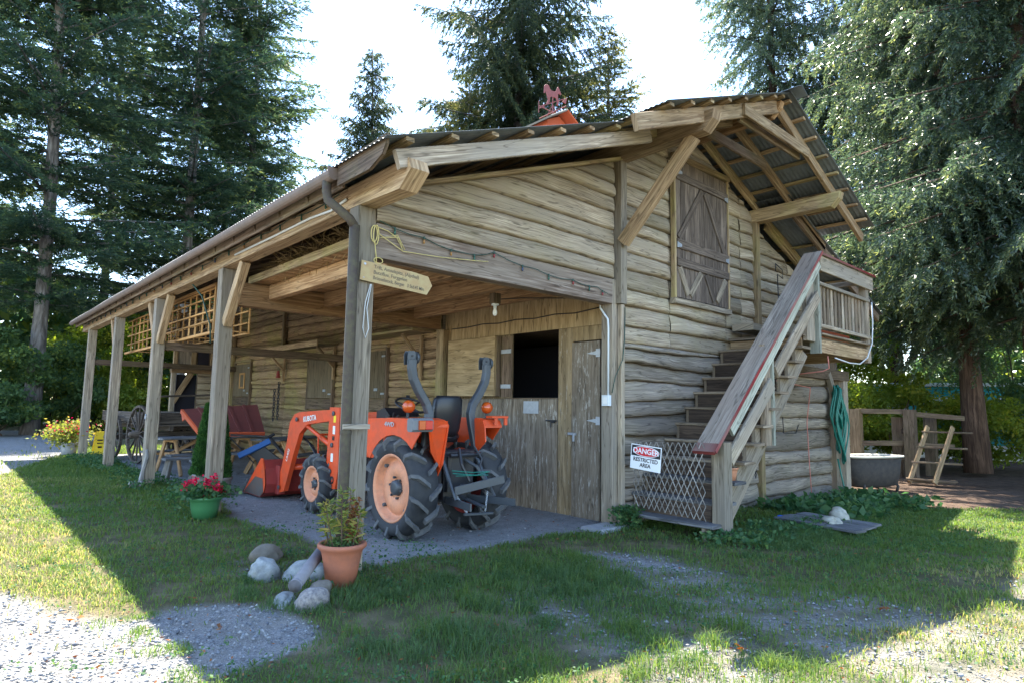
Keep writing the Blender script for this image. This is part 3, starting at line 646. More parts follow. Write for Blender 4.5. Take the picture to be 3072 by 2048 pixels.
# cupola
cy,cx=3.2,6.1
cz0=6.3
cb=MB(); cb.prism([(cx-.36,cy,cz0),(cx+.36,cy,cz0),(cx+.36,cy,7.58),(cx,cy,7.76),(cx-.36,cy,7.58)],(0,.7,0)); cup=cb.build('cupola','cupola_red',H,label='small orange red cupola on the ridge')
for s_ in(-1,1):
    one('cupola_roof','cupola_red' if s_>0 else 'roof_top',cup,'bar',(cx+s_*.5,cy+.3,7.53),(cx,cy+.3,7.83),1.1,.035,up=(s_*.5,0,1))
vt=thing('weathervane','dull red horse weathervane on a cone stand above the little cupola','weathervane',(cx,cy+.2,7.85))
b_=MB(); Y0=cy+.2
b_.tube([(cx,Y0,7.80),(cx,Y0,8.32)],.012,6)
for dx,dy in((.12,.12),(-.12,.12),(.12,-.12),(-.12,-.12)): b_.tube([(cx+dx,Y0+dy,7.74),(cx,Y0,8.1)],.008,5)
b_.build('stand','vane_red',vt)
b_=MB(); b_.tube([(cx-.42,Y0,7.93),(cx+.42,Y0,7.93)],.010,6); b_.tube([(cx-.42,Y0,7.78),(cx-.42,Y0,8.04)],.008,5); b_.tube([(cx+.42,Y0,7.78),(cx+.42,Y0,8.12)],.008,5); b_.tube([(cx,Y0-.4,7.93),(cx,Y0+.4,7.93)],.010,6); b_.build('direction_bars','vane_red',vt)
b_=MB(); b_.tube([(cx-.36,Y0,7.94),(cx+.36,Y0,8.36)],.010,6); b_.prism([(cx+.30,Y0,8.28),(cx+.46,Y0,8.43),(cx+.42,Y0,8.27)],(0,.01,0)); b_.prism([(cx-.40,Y0,7.88),(cx-.26,Y0,8.03),(cx-.24,Y0,7.95)],(0,.01,0)); b_.build('arrow','vane_red',vt)
hs=[(-.34,.20),(-.33,.42),(-.26,.50),(-.16,.50),(-.12,.42),(-.06,.38),(.06,.40),(.13,.46),(.17,.56),(.20,.60),(.24,.56),(.30,.46),(.33,.42),(.30,.38),(.24,.42),(.20,.36),(.20,.26),(.24,.14),(.20,.02),(.16,.03),(.17,.14),(.12,.22),(-.02,.22),(-.10,.16),(-.12,.02),(-.20,-.10),(-.24,-.08),(-.18,.06),(-.24,.20),(-.27,.30),(-.30,.22)]
b_=MB(); b_.prism([(cx+x*.80,Y0-.008,8.12+z*.74) for x,z in hs],(0,.016,0)); b_.build('horse','vane_red',vt)
# hay + junk above the ceiling boards
n_=5000; C=np.stack([rng.uniform(.4,1.0,n_),rng.uniform(.2,4.0,n_),3.5+rng.random(n_)**2*.3],1); D=rng.normal(size=(n_,3))*[1,1,.5]
P,Fq=leaves(C,D,.2,.012,3); o=bulk('hay',P,Fq,'straw',rng.random(n_)); tag(o,'dark loose hay heaped on the boards above the tractor','hay',kind='stuff')

# ------------------------------------------------------------------ staircase
ST=thing('staircase','grey wooden outdoor staircase with red edged handrail climbing to a railed landing','staircase',(4,-.7,0))
YO=-1.42
def trd(k): return 3.96+.2745*k, .19+.244*k
for k in range(11):
    x,z=trd(k); yo=YO-.06 if k not in(0,) else YO-.05
    one('tread','grey_deck' if k<3 else 'tread_wood',ST,'box',x,x+.31,yo,-.06,z-.04,z)
for y,nm in((-.12,'tread_wood'),(YO+.07,'grey_timber')):
    b_=MB(); b_.prism([(3.98,y,-.12),(4.35,y,-.12),(7.33,y,2.5),(7.33,y,2.82),(7.03,y,2.82),(6.98,y,2.62)]+[], (0,.045,0))if 0 else None
    b_=MB(); pts=[]
    for k in range(11):
        x,z=trd(k); pts+= [(x+.03,y,z-.045)] ; pts+=[(x+.03+.2745,y,z-.045)]
    pts+=[(7.2,y,2.5),(4.45,y,-.05),(4.0,y,-.05)]
    b_.prism(pts,(0,.045,0)); b_.build('stringer',nm,ST)
for k in(0,1,2,3,4,5,6,7,8,9):
    x,z=trd(k); one('gap_shade_board','tread_gap_shade',ST,'box',x+.28,x+.295,YO+.12,-.14,z+.0,z+.20)  # added dark boards imitate the shade between the open treads
# landing
X0,X1,XD=7.28,9.95,2.86
one('deck','tread_wood',ST,'box',7.02,X1,YO+.05,-.08,XD-.045,XD); one('deck','grey_timber',ST,'box',7.1,8.1,-.5,-.11,2.99,3.11,label='raised threshold step at the top of the stairs')
one('fascia','warm_timber',ST,'box',X0+.2,X1-.05,YO-.02,YO+.03,2.58,2.80); one('fascia','tread_wood',ST,'box',X0+.2,X1,YO-.07,YO+.06,2.865,2.90); one('fascia','warm_timber',ST,'box',X1-.05,X1,YO+.04,-.1,2.58,2.80); one('fascia','warm_timber',ST,'box',7.05,7.1,YO+.1,-.1,2.58,2.80)
one('landing_post','pale_trim',ST,'box',7.42,7.49,YO-.05,YO+.12,2.56,4.20,label='pale green grey landing post'); one('landing_post','grey_timber',ST,'box',7.12,7.415,YO+.02,YO+.1,2.75,3.95)
one('landing_post','grey_timber',ST,'box',9.72,9.86,YO-.03,YO+.1,2.54,4.1)
one('landing_post','grey_timber',ST,'box',7.9,8.02,YO+.07,YO+.19,-.2,2.56) if 0 else None
one('top_rail','grey_timber',ST,'box',7.5,10.0,YO-.07,YO-.03,3.94,4.20)
one('top_rail','red_wash',ST,'box',7.42,10.06,YO-.10,YO+.16,4.205,4.24); one('painted_edge','red_paint_wood',ST,'box',7.42,10.065,YO-.108,YO-.101,4.203,4.243)
one('mid_rail','grey_timber',ST,'box',7.5,9.86,YO-.05,YO+.0,3.70,3.76); one('low_rail','grey_timber',ST,'box',7.5,9.86,YO-.05,YO+.0,2.99,3.05)
for i in range(13):
    x=7.60+i*.165; one('baluster','tread_wood' if i%3 else 'grey_timber',ST,'box',x,x+.085,YO-.0+.003,YO+.03,3.05,3.74)
one('back_board','cupola_red',ST,'box',7.5,9.6,YO+.25,YO+.28,2.87,3.05,label='red board lying on the landing floor')
for z in(3.2,3.6,4.1): one('side_rail','grey_timber',ST,'box',9.8,9.86,YO+.1,-.1,z-.05,z+.05)
# handrail: cap from (4.0,z1.22) to (7.45,4.24)
sx,sz=4.05,1.19; ex,ez=7.45,4.235
one('handrail','red_wash',ST,'bar',(sx-.12,YO+.03,sz-.10),(ex,YO+.03,ez),.30,.045,segs=6,label='wide grey handrail board with worn red paint')
one('painted_edge','red_paint_wood',ST,'bar',(sx-.12,YO-.13,sz-.10),(ex,YO-.13,ez),.016,.046)
one('painted_edge','red_paint_wood',ST,'bar',(sx-.135,YO+.03,sz-.112),(sx-.02,YO+.03,sz-.012),.304,.05,label='red painted lower end of the handrail')
def sl_(x): return sz+(x-sx)*(ez-sz)/(ex-sx)
one('rail_board','pale_trim',ST,'bar',(4.42,YO-.07,sl_(4.42)-.19),(7.42,YO-.07,sl_(7.42)-.17),.04,.15)
one('rail_board','grey_timber',ST,'bar',(4.42,YO-.045,.97),(5.66,YO-.045,2.0),.045,.20); one('rail_board','grey_timber',ST,'bar',(5.8,YO-.045,2.17),(7.4,YO-.045,3.50),.045,.20)
one('stair_post','grey_timber',ST,'box',4.18,4.38,YO-.10,YO+.08,-.2,1.20); one('stair_post','tread_wood',ST,'box',5.50,5.68,YO-.02,YO+.06,1.12,2.55); one('stair_post','pale_trim',ST,'box',5.685,5.74,YO-.05,YO+.06,1.12,2.55)
# accordion gate
AG=thing('lattice_gate','folding lattice gate of thin crossed slats stretched across the foot of the stairs','gate',(3.98,-.8,.2))
b_=MB(); ya,yb=-.28,-1.40; zl,zh=.24,1.2
nn=13
for fam in(0,1):
    for i in range(-5,nn+1):
        # slats rise steeply
        s0=i/nn; s1=s0+.42
        pts=[]
        for s_,z_ in ((s0,0),(s1,1)):
            pts.append((s_ if fam==0 else 1-s_, z_))
        (a0,t0),(a1,t1)=pts
        def clip(a0,t0,a1,t1):
            lo,hi=0,1
            for e in(0,1):
                d=a1-a0
                if abs(d)<1e-9: continue
                t=(e-a0)/d
                if (e==0)==(d>0): lo=max(lo,t)
                else: hi=min(hi,t)
            return lo,hi
        lo,hi=clip(a0,t0,a1,t1)
        if hi-lo<.08: continue
        def pt(t):
            a=a0+(a1-a0)*t; z=t0+(t1-t0)*t; y=ya+(yb-ya)*a; top=zh-.10*(1-a)*1.0; 
            return (3.93+.004*fam+.05*(1-a),y,zl+.05*(1-a)+(top-zl)*z)
        b_.bar(pt(lo),pt(hi),.005,.011,up=(1,0,0) if 0 else (0,1,0),ch=.001)
b_.build('slats','dead_wood',AG)
# danger sign
def textobj(s,size,mat,parent,M4,ext=.001,name='lettering',ax='CENTER',sx=1,bold=0):
    cu=bpy.data.curves.new(name,'FONT'); cu.body=s; cu.size=size; cu.align_x=ax; cu.align_y='CENTER'; cu.extrude=ext; cu.offset=bold
    o=bpy.data.objects.new('tmp',cu); col.objects.link(o); dg=bpy.context.evaluated_depsgraph_get(); me=bpy.data.meshes.new_from_object(o.evaluated_get(dg)); bpy.data.objects.remove(o)
    org=ORG.get(parent.name,Vector()) if parent else Vector()
    me.transform(Matrix.Scale(sx,4,(1,0,0))); me.transform(M4); me.transform(Matrix.Translation(-org)); me.materials.clear(); me.materials.append(M[mat])
    o=bpy.data.objects.new(name,me); col.objects.link(o); o.parent=parent; return o
def frame(o,ex,ey):
    ex=Vector(ex).normalized(); ey=Vector(ey); ey=(ey-ex*ey.dot(ex)).normalized(); ez=ex.cross(ey); m=Matrix((ex,ey,ez)).transposed().to_4x4(); m.translation=Vector(o); return m
DS=thing('danger_sign','white sign reading DANGER RESTRICTED AREA wired to the stair gate','sign',(3.9,-.6,.95))
m4=frame((3.895,-.545,.955),(.05,-.99,-.085),(0,-.09,1))  # sign centre
def on(m4,pts,z=0): return [m4@Vector((x,y,z)) for x,y in pts]
W_,H_=.235,.165
b_=MB(); b_.prism(on(m4,[(-W_,-H_),(W_,-H_),(W_,H_),(-W_,H_)],0),m4.to_3x3()@Vector((0,0,.004))); b_.build('plate','sign_white',DS)
b_=MB(); b_.prism(on(m4,[(-W_+.012,.01),(W_-.012,.01),(W_-.012,H_-.012),(-W_+.012,H_-.012)],.0045),m4.to_3x3()@Vector((0,0,.001))); b_.build('black_panel','sign_black',DS)
def ell(a,b,n=40): return [(a*math.cos(2*math.pi*k/n),.0815+b*math.sin(2*math.pi*k/n)) for k in range(n)]
b_=MB(); b_.prism(on(m4,ell(.205,.068),.006),m4.to_3x3()@Vector((0,0,.001))); b_.build('white_oval','sign_white',DS)
b_=MB(); b_.prism(on(m4,ell(.196,.06),.0075),m4.to_3x3()@Vector((0,0,.001))); b_.build('red_oval','sign_red',DS)
def txt_on(m4,s,x,y,size,mat,par,sx=1,z=.010,bold=0,ax='CENTER'): return textobj(s,size,mat,par,m4@Matrix.Translation((x,y,z)),sx=sx,bold=bold,ax=ax)
txt_on(m4,'DANGER',0,.0815,.098,'sign_white',DS,1.0,bold=.0022); txt_on(m4,'RESTRICTED',0,-.035,.072,'sign_black',DS,.95,z=.006,bold=.0015); txt_on(m4,'AREA',0,-.105,.072,'sign_black',DS,.95,z=.006,bold=.0015)
# yellow trail sign
YS=thing('trail_sign','yellow arrow shaped trail sign with black lettering on the corner post','sign',(.2,-.03,2.93))
m4=frame((-.145,-.030,2.925),(1,0,-.06),(0,0,1))
b_=MB(); b_.prism(on(m4,[(0,-.10),(.80,-.10),(.86,.01),(.80,.10),(.60,.11),(0,.10)]),m4.to_3x3()@Vector((0,0,.012))); b_.build('board','sign_yellow',YS)
for s_,y,x in(('Trift, Amselspitz, (Alpthal)',.062,.14),('Butziflue, Furggelen',.006,.14),('Brünnelistock, Bergen   3 Std.45 Min.',-.052,.14)): txt_on(m4,s_,x,y,.052,'sign_ink',YS,.98 if y>-.05 else .80,z=.0135,bold=.0006,ax='LEFT')
b_=MB(); b_.lathe(m4@Vector((.04,.07,.012)),m4.to_3x3()@Vector((0,0,1)),[(.001,.004),(.012,.003),(.013,0)],10); b_.lathe(m4@Vector((.04,-.07,.012)),m4.to_3x3()@Vector((0,0,1)),[(.001,.003),(.006,.002),(.007,0)],8); b_.build('screw','galv',YS)


# ------------------------------------------------------------------ lights, wires, little things on the barn
def sagline(a,b,n,sag,jit=0):
    a,b=Vector(a),Vector(b); return [a.lerp(b,i/n)+Vector((0,0,-sag*4*(i/n)*(1-i/n)+random.uniform(-jit,jit))) for i in range(n+1)]
def bulb(b_,p,up=-1):
    x,y,z=p; b_.lathe((x,y,z),(0,0,up),[(.001,.05),(.010,.042),(.014,.028),(.009,.008),(.008,0)],8)
def lights(name,label,pts,step,seed):
    t=thing(name,label,'string lights',pts[0]); w_=MB(); w_.tube(pts,.005,5); w_.build('wire','wire_green',t)
    g=random.Random(seed)
    for i in range(1,len(pts)-1,step):
        s=MB(); p=pts[i]; s.lathe((p.x,p.y,p.z+.012),(0,0,-1),[(.011,0),(.012,.03),(.009,.034)],8,caps=True); so_=s.build('socket','wire_green',t)
        b_=MB(); bulb(b_,(p.x,p.y,p.z-.018)); b_.build('bulb',g.choice(['bulb_red','bulb_green','bulb_amber','bulb_blue','bulb_green']),so_,True)
pp=[]
for k in range(13):
    a=(-.195,.4+k*1.25,3.80); b2=(-.195,.4+(k+1)*1.25,3.80); pp+=sagline(a,b2,4,.035,.012)[:-1]
lights('string_lights','string of small coloured bulbs running along the eave under the gutter',pp,2,3)
pp=[]
bx=[(.05,-.03,3.47),(.6,-.03,3.40),(1.15,-.03,3.33),(1.6,-.03,3.42),(2.3,-.03,3.33),(3.0,-.03,3.30),(3.5,-.03,3.28),(3.85,-.03,3.22)]
for a,b2 in zip(bx,bx[1:]): pp+=sagline(a,b2,3,.03,.004)[:-1]
lights('string_lights','string of small bulbs drooping across the front porch beam',pp,2,5)
b_=MB(); b_.tube([(-.19,.25,3.70),(-.185,.6,3.66),(-.185,1.1,3.69),(-.185,2.2,3.685),(-.185,3.6,3.69)],.014,8); tag(b_.build('cable','wire_white',None,True),'white cable clipped to the eave beam near the downspout','cable')
LB=thing('light_bulb','bare white bulb in a socket under the porch ceiling joist','light bulb',(2.6,1.1,3.1))
b_=MB(); b_.box(2.54,2.66,1.04,1.16,3.05,3.20); b_.build('mount','brown_timber',LB)
b_=MB(); b_.lathe((2.6,1.1,3.05),(0,0,-1),[(.055,0),(.055,.02),(.025,.028),(.022,.07)],16,caps=True); b_.build('socket','white_plastic',LB,True)
b_=MB(); b_.lathe((2.6,1.1,2.98),(0,0,-1),[(.018,0),(.030,.04),(.032,.07),(.022,.095),(.001,.103)],16); b_.build('bulb','white_paint',LB,True)
b_=MB(); b_.tube([(2.6,1.16,3.12),(3.0,.95,3.17),(3.6,.55,3.20),(3.9,.25,3.15)],.008,6); b_.tube([(4.02,4.0,3.06)]+[(4.03,4-i*.45,3.07+.012*(-1)**i) for i in range(1,8)]+[(4.03,.3,3.10)],.009,6)
tag(b_.build('cable','black_metal',None,True),'thin black cable stapled across the plywood above the stable door','cable')
CD=thing('conduit','white conduit bending down from the beam to a small switch box','conduit',(3.85,.06,2.3))
b_=MB(); b_.tube([(3.85,.21,3.12),(3.85,.20,3.04),(3.85,.13,2.95),(3.85,.065,2.87),(3.85,.055,2.75),(3.85,.055,1.79)],.015,10); b_.build('pipe','white_plastic',CD,True)
one('switch_box','white_plastic',CD,'box',3.80,3.868,.01,.14,1.64,1.79,ch=.008); one('cover','white_paint',CD,'box',3.794,3.799,.035,.115,1.67,1.76)
tag(one('notice_plate','galv',None,'box',4.012,4.02,1.62,1.97,1.50,1.70,ch=.002),'small blank grey notice plate on the stable half door','plate')
b_=MB(); pts=[(3.93,-.11,3.0),(3.945,-.115,2.4),(3.92,-.12,2.1),(3.95,-.115,1.9)]; b_.tube([(4.05,-.09,3.05),(4.045,-.085,2.6),(4.0,-.085,2.3),(3.9,-.03,2.05),(3.85,-.01,1.82)],.007,6); tag(b_.build('cable','wire_green',None,True),'dark green cable slanting down the pale corner post','cable')
# yellow string on the corner post
b_=MB()
def loop(c,rx,rz,n=20,y=0): return [(c[0]+rx*math.cos(2*math.pi*i/n),c[1],c[2]+rz*math.sin(2*math.pi*i/n)) for i in range(n+1)]
b_.tube(loop((-.01,-.035,3.32),.035,.085),.006,5); b_.tube(loop((.01,-.04,3.31),.03,.10),.006,5)
b_.tube([(0,-.03,3.40),(.15,-.03,3.38),(.26,-.03,3.33),(.34,-.03,3.2),(.27,-.03,3.36),(.02,-.03,3.28),(.28,-.03,3.34),(.36,-.03,3.22)],.005,5)
b_.tube([(.02,-.03,3.34),(.34,-.03,3.20),(.8,-.035,3.22),(1.35,-.04,3.27),(1.5,-.04,3.29)],.005,5)
b_.tube([(0,-.035,3.24),(.02,-.035,3.1),(.03,-.035,3.02)],.006,5); b_.tube(loop((.05,-.035,3.05),.05,.03),.005,5)
tag(b_.build('string','string_yellow',None,True),'tangled pale yellow string tied round the top of the corner post','string')
b_=MB(); b_.tube([(-.02,-.02,2.80),(-.07,-.02,2.6),(-.085,-.02,2.35),(-.055,-.02,2.25),(-.02,-.02,2.35),(-.05,-.02,2.55),(-.01,-.02,2.80)],.005,6); tag(b_.build('string','wire_white',None,True),'white string looped below the yellow trail sign','string')
# stair side: hose, cords, chain, small pot, lamp hook
HS=[]; b_=MB(); g=random.Random(4)
for k in range(15):
    cx_=11.36+g.uniform(-.06,.06); w_=g.uniform(.06,.24); top_=2.16+g.uniform(-.04,.05); bot=g.uniform(.35,1.05) if k>4 else g.uniform(1.0,1.4); yb=-.18-g.uniform(0,.16); tl=.2*(2.16-bot)*.35
    pts=[]
    for i in range(25):
        a=2*math.pi*i/24; z=(top_+bot)/2+(top_-bot)/2*math.cos(a); pts.append((cx_+math.sin(a)*w_*(1.15-.6*abs(math.cos(a)))+.12*(top_-z)/1.6+tl*0,yb+.03*math.sin(3*a),z))
    b_.tube(pts,.017,7,r=g.random())
b_.tube([(11.45,-.2,.6),(11.5,-.25,.2),(11.52,-.3,-.1),(11.6,-.5,-.17)],.017,7)
tag(b_.build('garden_hose','hose_green',None,True),'thick coil of dark green garden hose hanging on the log wall','hose')
b_=MB(); b_.tube([(9.86,-1.5,3.70),(9.80,-1.52,3.3),(9.72,-1.52,2.9),(9.5,-1.5,2.62),(9.1,-1.5,2.48),(8.6,-1.5,2.47),(8.0,-1.48,2.52)],.012,7); tag(b_.build('hose','wire_white',None,True),'thin white hose drooping under the landing','hose')
b_=MB(); b_.tube([(7.9,-1.40,2.55),(8.0,-1.38,2.35),(7.95,-1.3,2.3),(7.9,-.3,2.2),(10.0,-.25,2.1),(10.05,-.14,1.4),(10.1,-.14,.6),(10.12,-.16,-.1)],.009,6); tag(b_.build('rope','pink_rope',None,True),'thin pink cord trailing down the round logs','cord')
def chain(name,label,p0,n,link=.05,mat='black_metal',d=(0,0,-1),rad=.006,wob=.03,ax=(1,0,0)):
    b_=MB(); p=Vector(p0); g=random.Random(n); d=Vector(d); ax=Vector(ax)
    for k in range(n):
        s_=ax if k%2 else d.cross(ax); c=p+d*link*.75*k+ax*g.uniform(-wob,wob)*.3
        b_.tube([c+d*math.cos(2*math.pi*i/10)*link*.5+s_*math.sin(2*math.pi*i/10)*link*.3 for i in range(11)],rad,5)
    return tag(b_.build(name,mat,None,True),label,'chain')
chain('chain','rusty chain hanging on the round logs right of the stairs',(7.75,-.16,1.22),22,.05)
chain('chain','heavy chain hanging on the inner log wall beneath the shelf bracket',(3.90,11.95,2.15),14,.10,ax=(0,1,0),rad=.012)
chain('chain','second chain on the inner log wall with a padlock',(3.90,12.25,1.95),12,.10,ax=(0,1,0),rad=.012)
b_=MB(); b_.tube([(8.85,-.12,4.35),(8.85,-.12,4.5),(9.15,-.12,4.42),(9.15,-.12,4.25),(8.92,-.12,4.30),(8.95,-.12,3.6),(9.0,-.12,3.2)],.010,6); tag(b_.build('bracket','black_metal',None,True),'bent black iron bracket on the log wall above the landing','bracket')
b_=MB(); b_.tube([(8.8,-.2,1.5),(8.82,-.2,1.2),(9.35,-.2,1.18),(9.5,-.2,1.35)],.010,6); tag(b_.build('hook','black_metal',None,True),'bent iron hook on the logs beside the hanging pink cord','hook')
LN=thing('lantern','small rusty red lantern hung from the shelf bracket','lantern',(3.8,11.8,2.5))
b_=MB(); b_.lathe((3.8,11.8,2.30),(0,0,1),[(.06,0),(.07,.03),(.05,.05),(.055,.12),(.03,.15),(.05,.17),(.01,.2)],12,caps=True); b_.build('body','bucket_red',LN,True); b_=MB(); b_.tube([(3.8,11.74,2.42),(3.8,11.77,2.6),(3.8,11.83,2.6),(3.8,11.86,2.42)],.005,5); b_.build('handle','black_metal',LN)
def pot(name,label,cat,c,r_top,r_bot,h,mat,rim=.03,soil=True,parent=None,group=None):
    t=thing(name,label,cat,c,group); b_=MB(); x,y,z=c
    prof=[(.001,0),(r_bot,0),(r_bot+(r_top-r_bot)*.5,h*.5),(r_top*.93,h-.22*h),(r_top*.94,h-.22*h+.004),(r_top*.985,h-.17*h),(r_top,h-.15*h),(r_top+rim,h-.10*h),(r_top+rim,h-.012),(r_top+rim*.6,h),(r_top-.01,h-.005),(r_top-.025,h-.05),(r_bot*.9,.05)]
    b_.lathe(c,(0,0,1),prof,40); b_.build('pot',mat,t,True)
    if soil:
        b_=MB(); b_.lathe(c,(0,0,1),[(r_top-.02,h-.045),(r_top*.6,h-.03),(.001,h-.03)],20); b_.build('soil','soil',t)
    return t
pot('flower_pot','small empty terracotta pot on a lower stair tread beside the post','flower pot',(4.75,-1.28,.68),.11,.075,.17,'terracotta_pale',rim=.012)

# ------------------------------------------------------------------ tractor
T=thing('tractor','orange compact tractor with front loader parked under the porch, rear end facing the open side','tractor',(1.8,2.5,0))
XC=1.74
def wheel(xo,y,z,Rr,w_,rimr,side,nl,parent,name='wheel',rim='rim_paint',turn=0):
    """xo outer face x; side -1 outward = -x"""
    xm=xo-side*w_/2*1.0; c=Vector((xm,y,z)); b_=MB()
    prof=[]; 
    for r_,o in ((rimr,-.40),(rimr+.02,-.46),(rimr+(Rr-rimr)*.45,-.53),(Rr-.07,-.50),(Rr-.035,-.42),(Rr-.02,-.2),(Rr-.015,0)): prof.append((r_,o*w_))
    prof=prof+[(r_,-o) for r_,o in prof[::-1][1:]]
    b_.lathe(c,(1,0,0),prof,48); w0=b_.build(name,'black_metal',parent) if 0 else None
    wh=bpy.data.objects.new(name,None); col.objects.link(wh); wh.parent=parent; ORG[wh.name]=ORG[parent.name]
    b_.build('tyre','rubber',wh,True)
    # lugs
    lb=MB(); lh=.055*Rr/.6
    for k in range(nl):
        for sd in(-1,1):
            th0=2*math.pi*(k+(.5 if sd>0 else 0))/nl
            path=[(0.02*sd,Rr-.012,0),(.22*sd,Rr-.014,.09),(.42*sd,Rr-.03,.19),(.505*sd,Rr-.075,.235),(.515*sd,Rr-.13,.25)]
            rings=[]; da=.048*(.6/Rr)**.5
            for i_,(o,r_,dt) in enumerate(path):
                hgt=lh if i_<4 else .006
                th=th0+dt; q=[]
                for (a_,rad) in((th-da,r_-.012),(th-da*.8,r_+hgt*(1 if i_<3 else .6)),(th+da*.8,r_+hgt*(1 if i_<3 else .6)),(th+da,r_-.012)):
                    oo=o*w_+ (math.copysign(hgt*.6,sd) if i_>=3 and rad>r_ else 0)
                    q.append((xm+oo,y+rad*math.sin(a_),z+rad*math.cos(a_)))
                rings.append(q)
            lb.loft(rings,r=random.random())
    lb.build('tread_lugs','rubber_lug',wh)
    rb=MB(); s=side; e=w_/2
    rb.lathe(c,(s,0,0),[(rimr+.012,e*.80),(rimr+.016,e*.90),(rimr-.005,e*.92),(rimr-.03,e*.72),(rimr-.045,e*.35),(rimr-.075,e*.30),(rimr-.085,e*.42),(rimr*.52,e*.52),(rimr*.34,e*.40),(rimr*.30,e*.30),(.001,e*.30)],48)
    rb.lathe(c,(s,0,0),[(rimr+.012,-e*.80),(rimr-.03,-e*.7),(rimr-.05,e*.3)],48)
    ro=rb.build('rim',rim,wh,True)
    hb=MB(); hb.lathe(c,(s,0,0),[(rimr*.25,e*.30),(rimr*.22,e*.62),(rimr*.14,e*.66),(.001,e*.66)],20); 
    hb.build('hub','grey_steel',wh,True)
    for k in range(6):
        a_=2*math.pi*k/6+.3; bb=MB(); bb.lathe(c+Vector((0,math.sin(a_)*rimr*.32,math.cos(a_)*rimr*.32)),(s,0,0),[(.016,e*.36),(.016,e*.56),(.001,e*.56)],6); bb.build('bolt','grey_steel',ro)
    if Rr>.5:
        for k in range(4):
            a_=2*math.pi*k/4+.75; bb=MB(); bb.lathe(c+Vector((0,math.sin(a_)*(rimr-.06),math.cos(a_)*(rimr-.06))),(s,0,0),[(.024,e*.30),(.022,e*.58),(.001,e*.6)],8); bb.build('bolt','rubber_lug',ro)
    return wh
wheel(1.0,1.15,.59,.60,.36,.40,-1,13,T); wheel(2.46,1.15,.59,.60,.36,.40,1,13,T,rim='bucket_red')
wheel(1.04,3.42,.41,.42,.24,.25,-1,12,T); wheel(2.42,3.42,.41,.42,.24,.25,1,12,T)
# chassis, engine block, axle
b_=MB(); b_.box(XC-.22,XC+.22,.75,2.2,.42,.78,ch=.03); b_.box(XC-.18,XC+.18,2.2,3.9,.45,.85,ch=.03); b_.tube([(1.3,1.15,.59),(2.3,1.15,.59)],.10,12); b_.tube([(1.25,3.42,.41),(2.35,3.42,.41)],.055,10); b_.box(XC-.24,XC+.24,.72,.95,.75,1.05,ch=.02)
b_.box(XC-.20,XC+.20,.66,.80,.55,.98,ch=.03); b_.box(XC-.34,XC-.29,.68,.80,.55,1.10,ch=.02); b_.tube([(XC-.24,.60,1.0),(XC+.24,.60,1.0)],.028,8); b_.tube([(XC-.1,.6,1.08),(XC-.14,.5,.9),(XC-.05,.45,.7)],.02,6); b_.tube([(XC+.12,.6,1.12),(XC+.18,.5,.95),(XC+.1,.48,.75)],.014,6)
b_.build('chassis','black_metal',T)
# hood
def hoodring(y,w_,z0,z1,rd): return [(XC-w_,y,z0),(XC-w_,y,z1-rd),(XC-w_+rd,y,z1),(XC+w_-rd,y,z1),(XC+w_,y,z1-rd),(XC+w_,y,z0)]
b_=MB(); b_.loft([hoodring(2.35,.27,.85,1.38,.08),hoodring(3.0,.26,.85,1.33,.08),hoodring(3.7,.24,.82,1.22,.1),hoodring(3.95,.20,.80,1.08,.1)]); b_.build('hood','orange_paint',T)
one('grille','black_plastic',T,'box',XC-.19,XC+.19,3.955,3.98,.78,1.02)
b_=MB(); b_.box(XC-.26,XC+.26,2.05,2.36,.9,1.45,ch=.04); b_.prism([(XC-.25,2.0,1.45),(XC-.25,2.36,1.38),(XC-.25,2.36,1.50),(XC-.25,2.15,1.56)],(.5,0,0)); b_.build('dashboard','black_plastic',T)
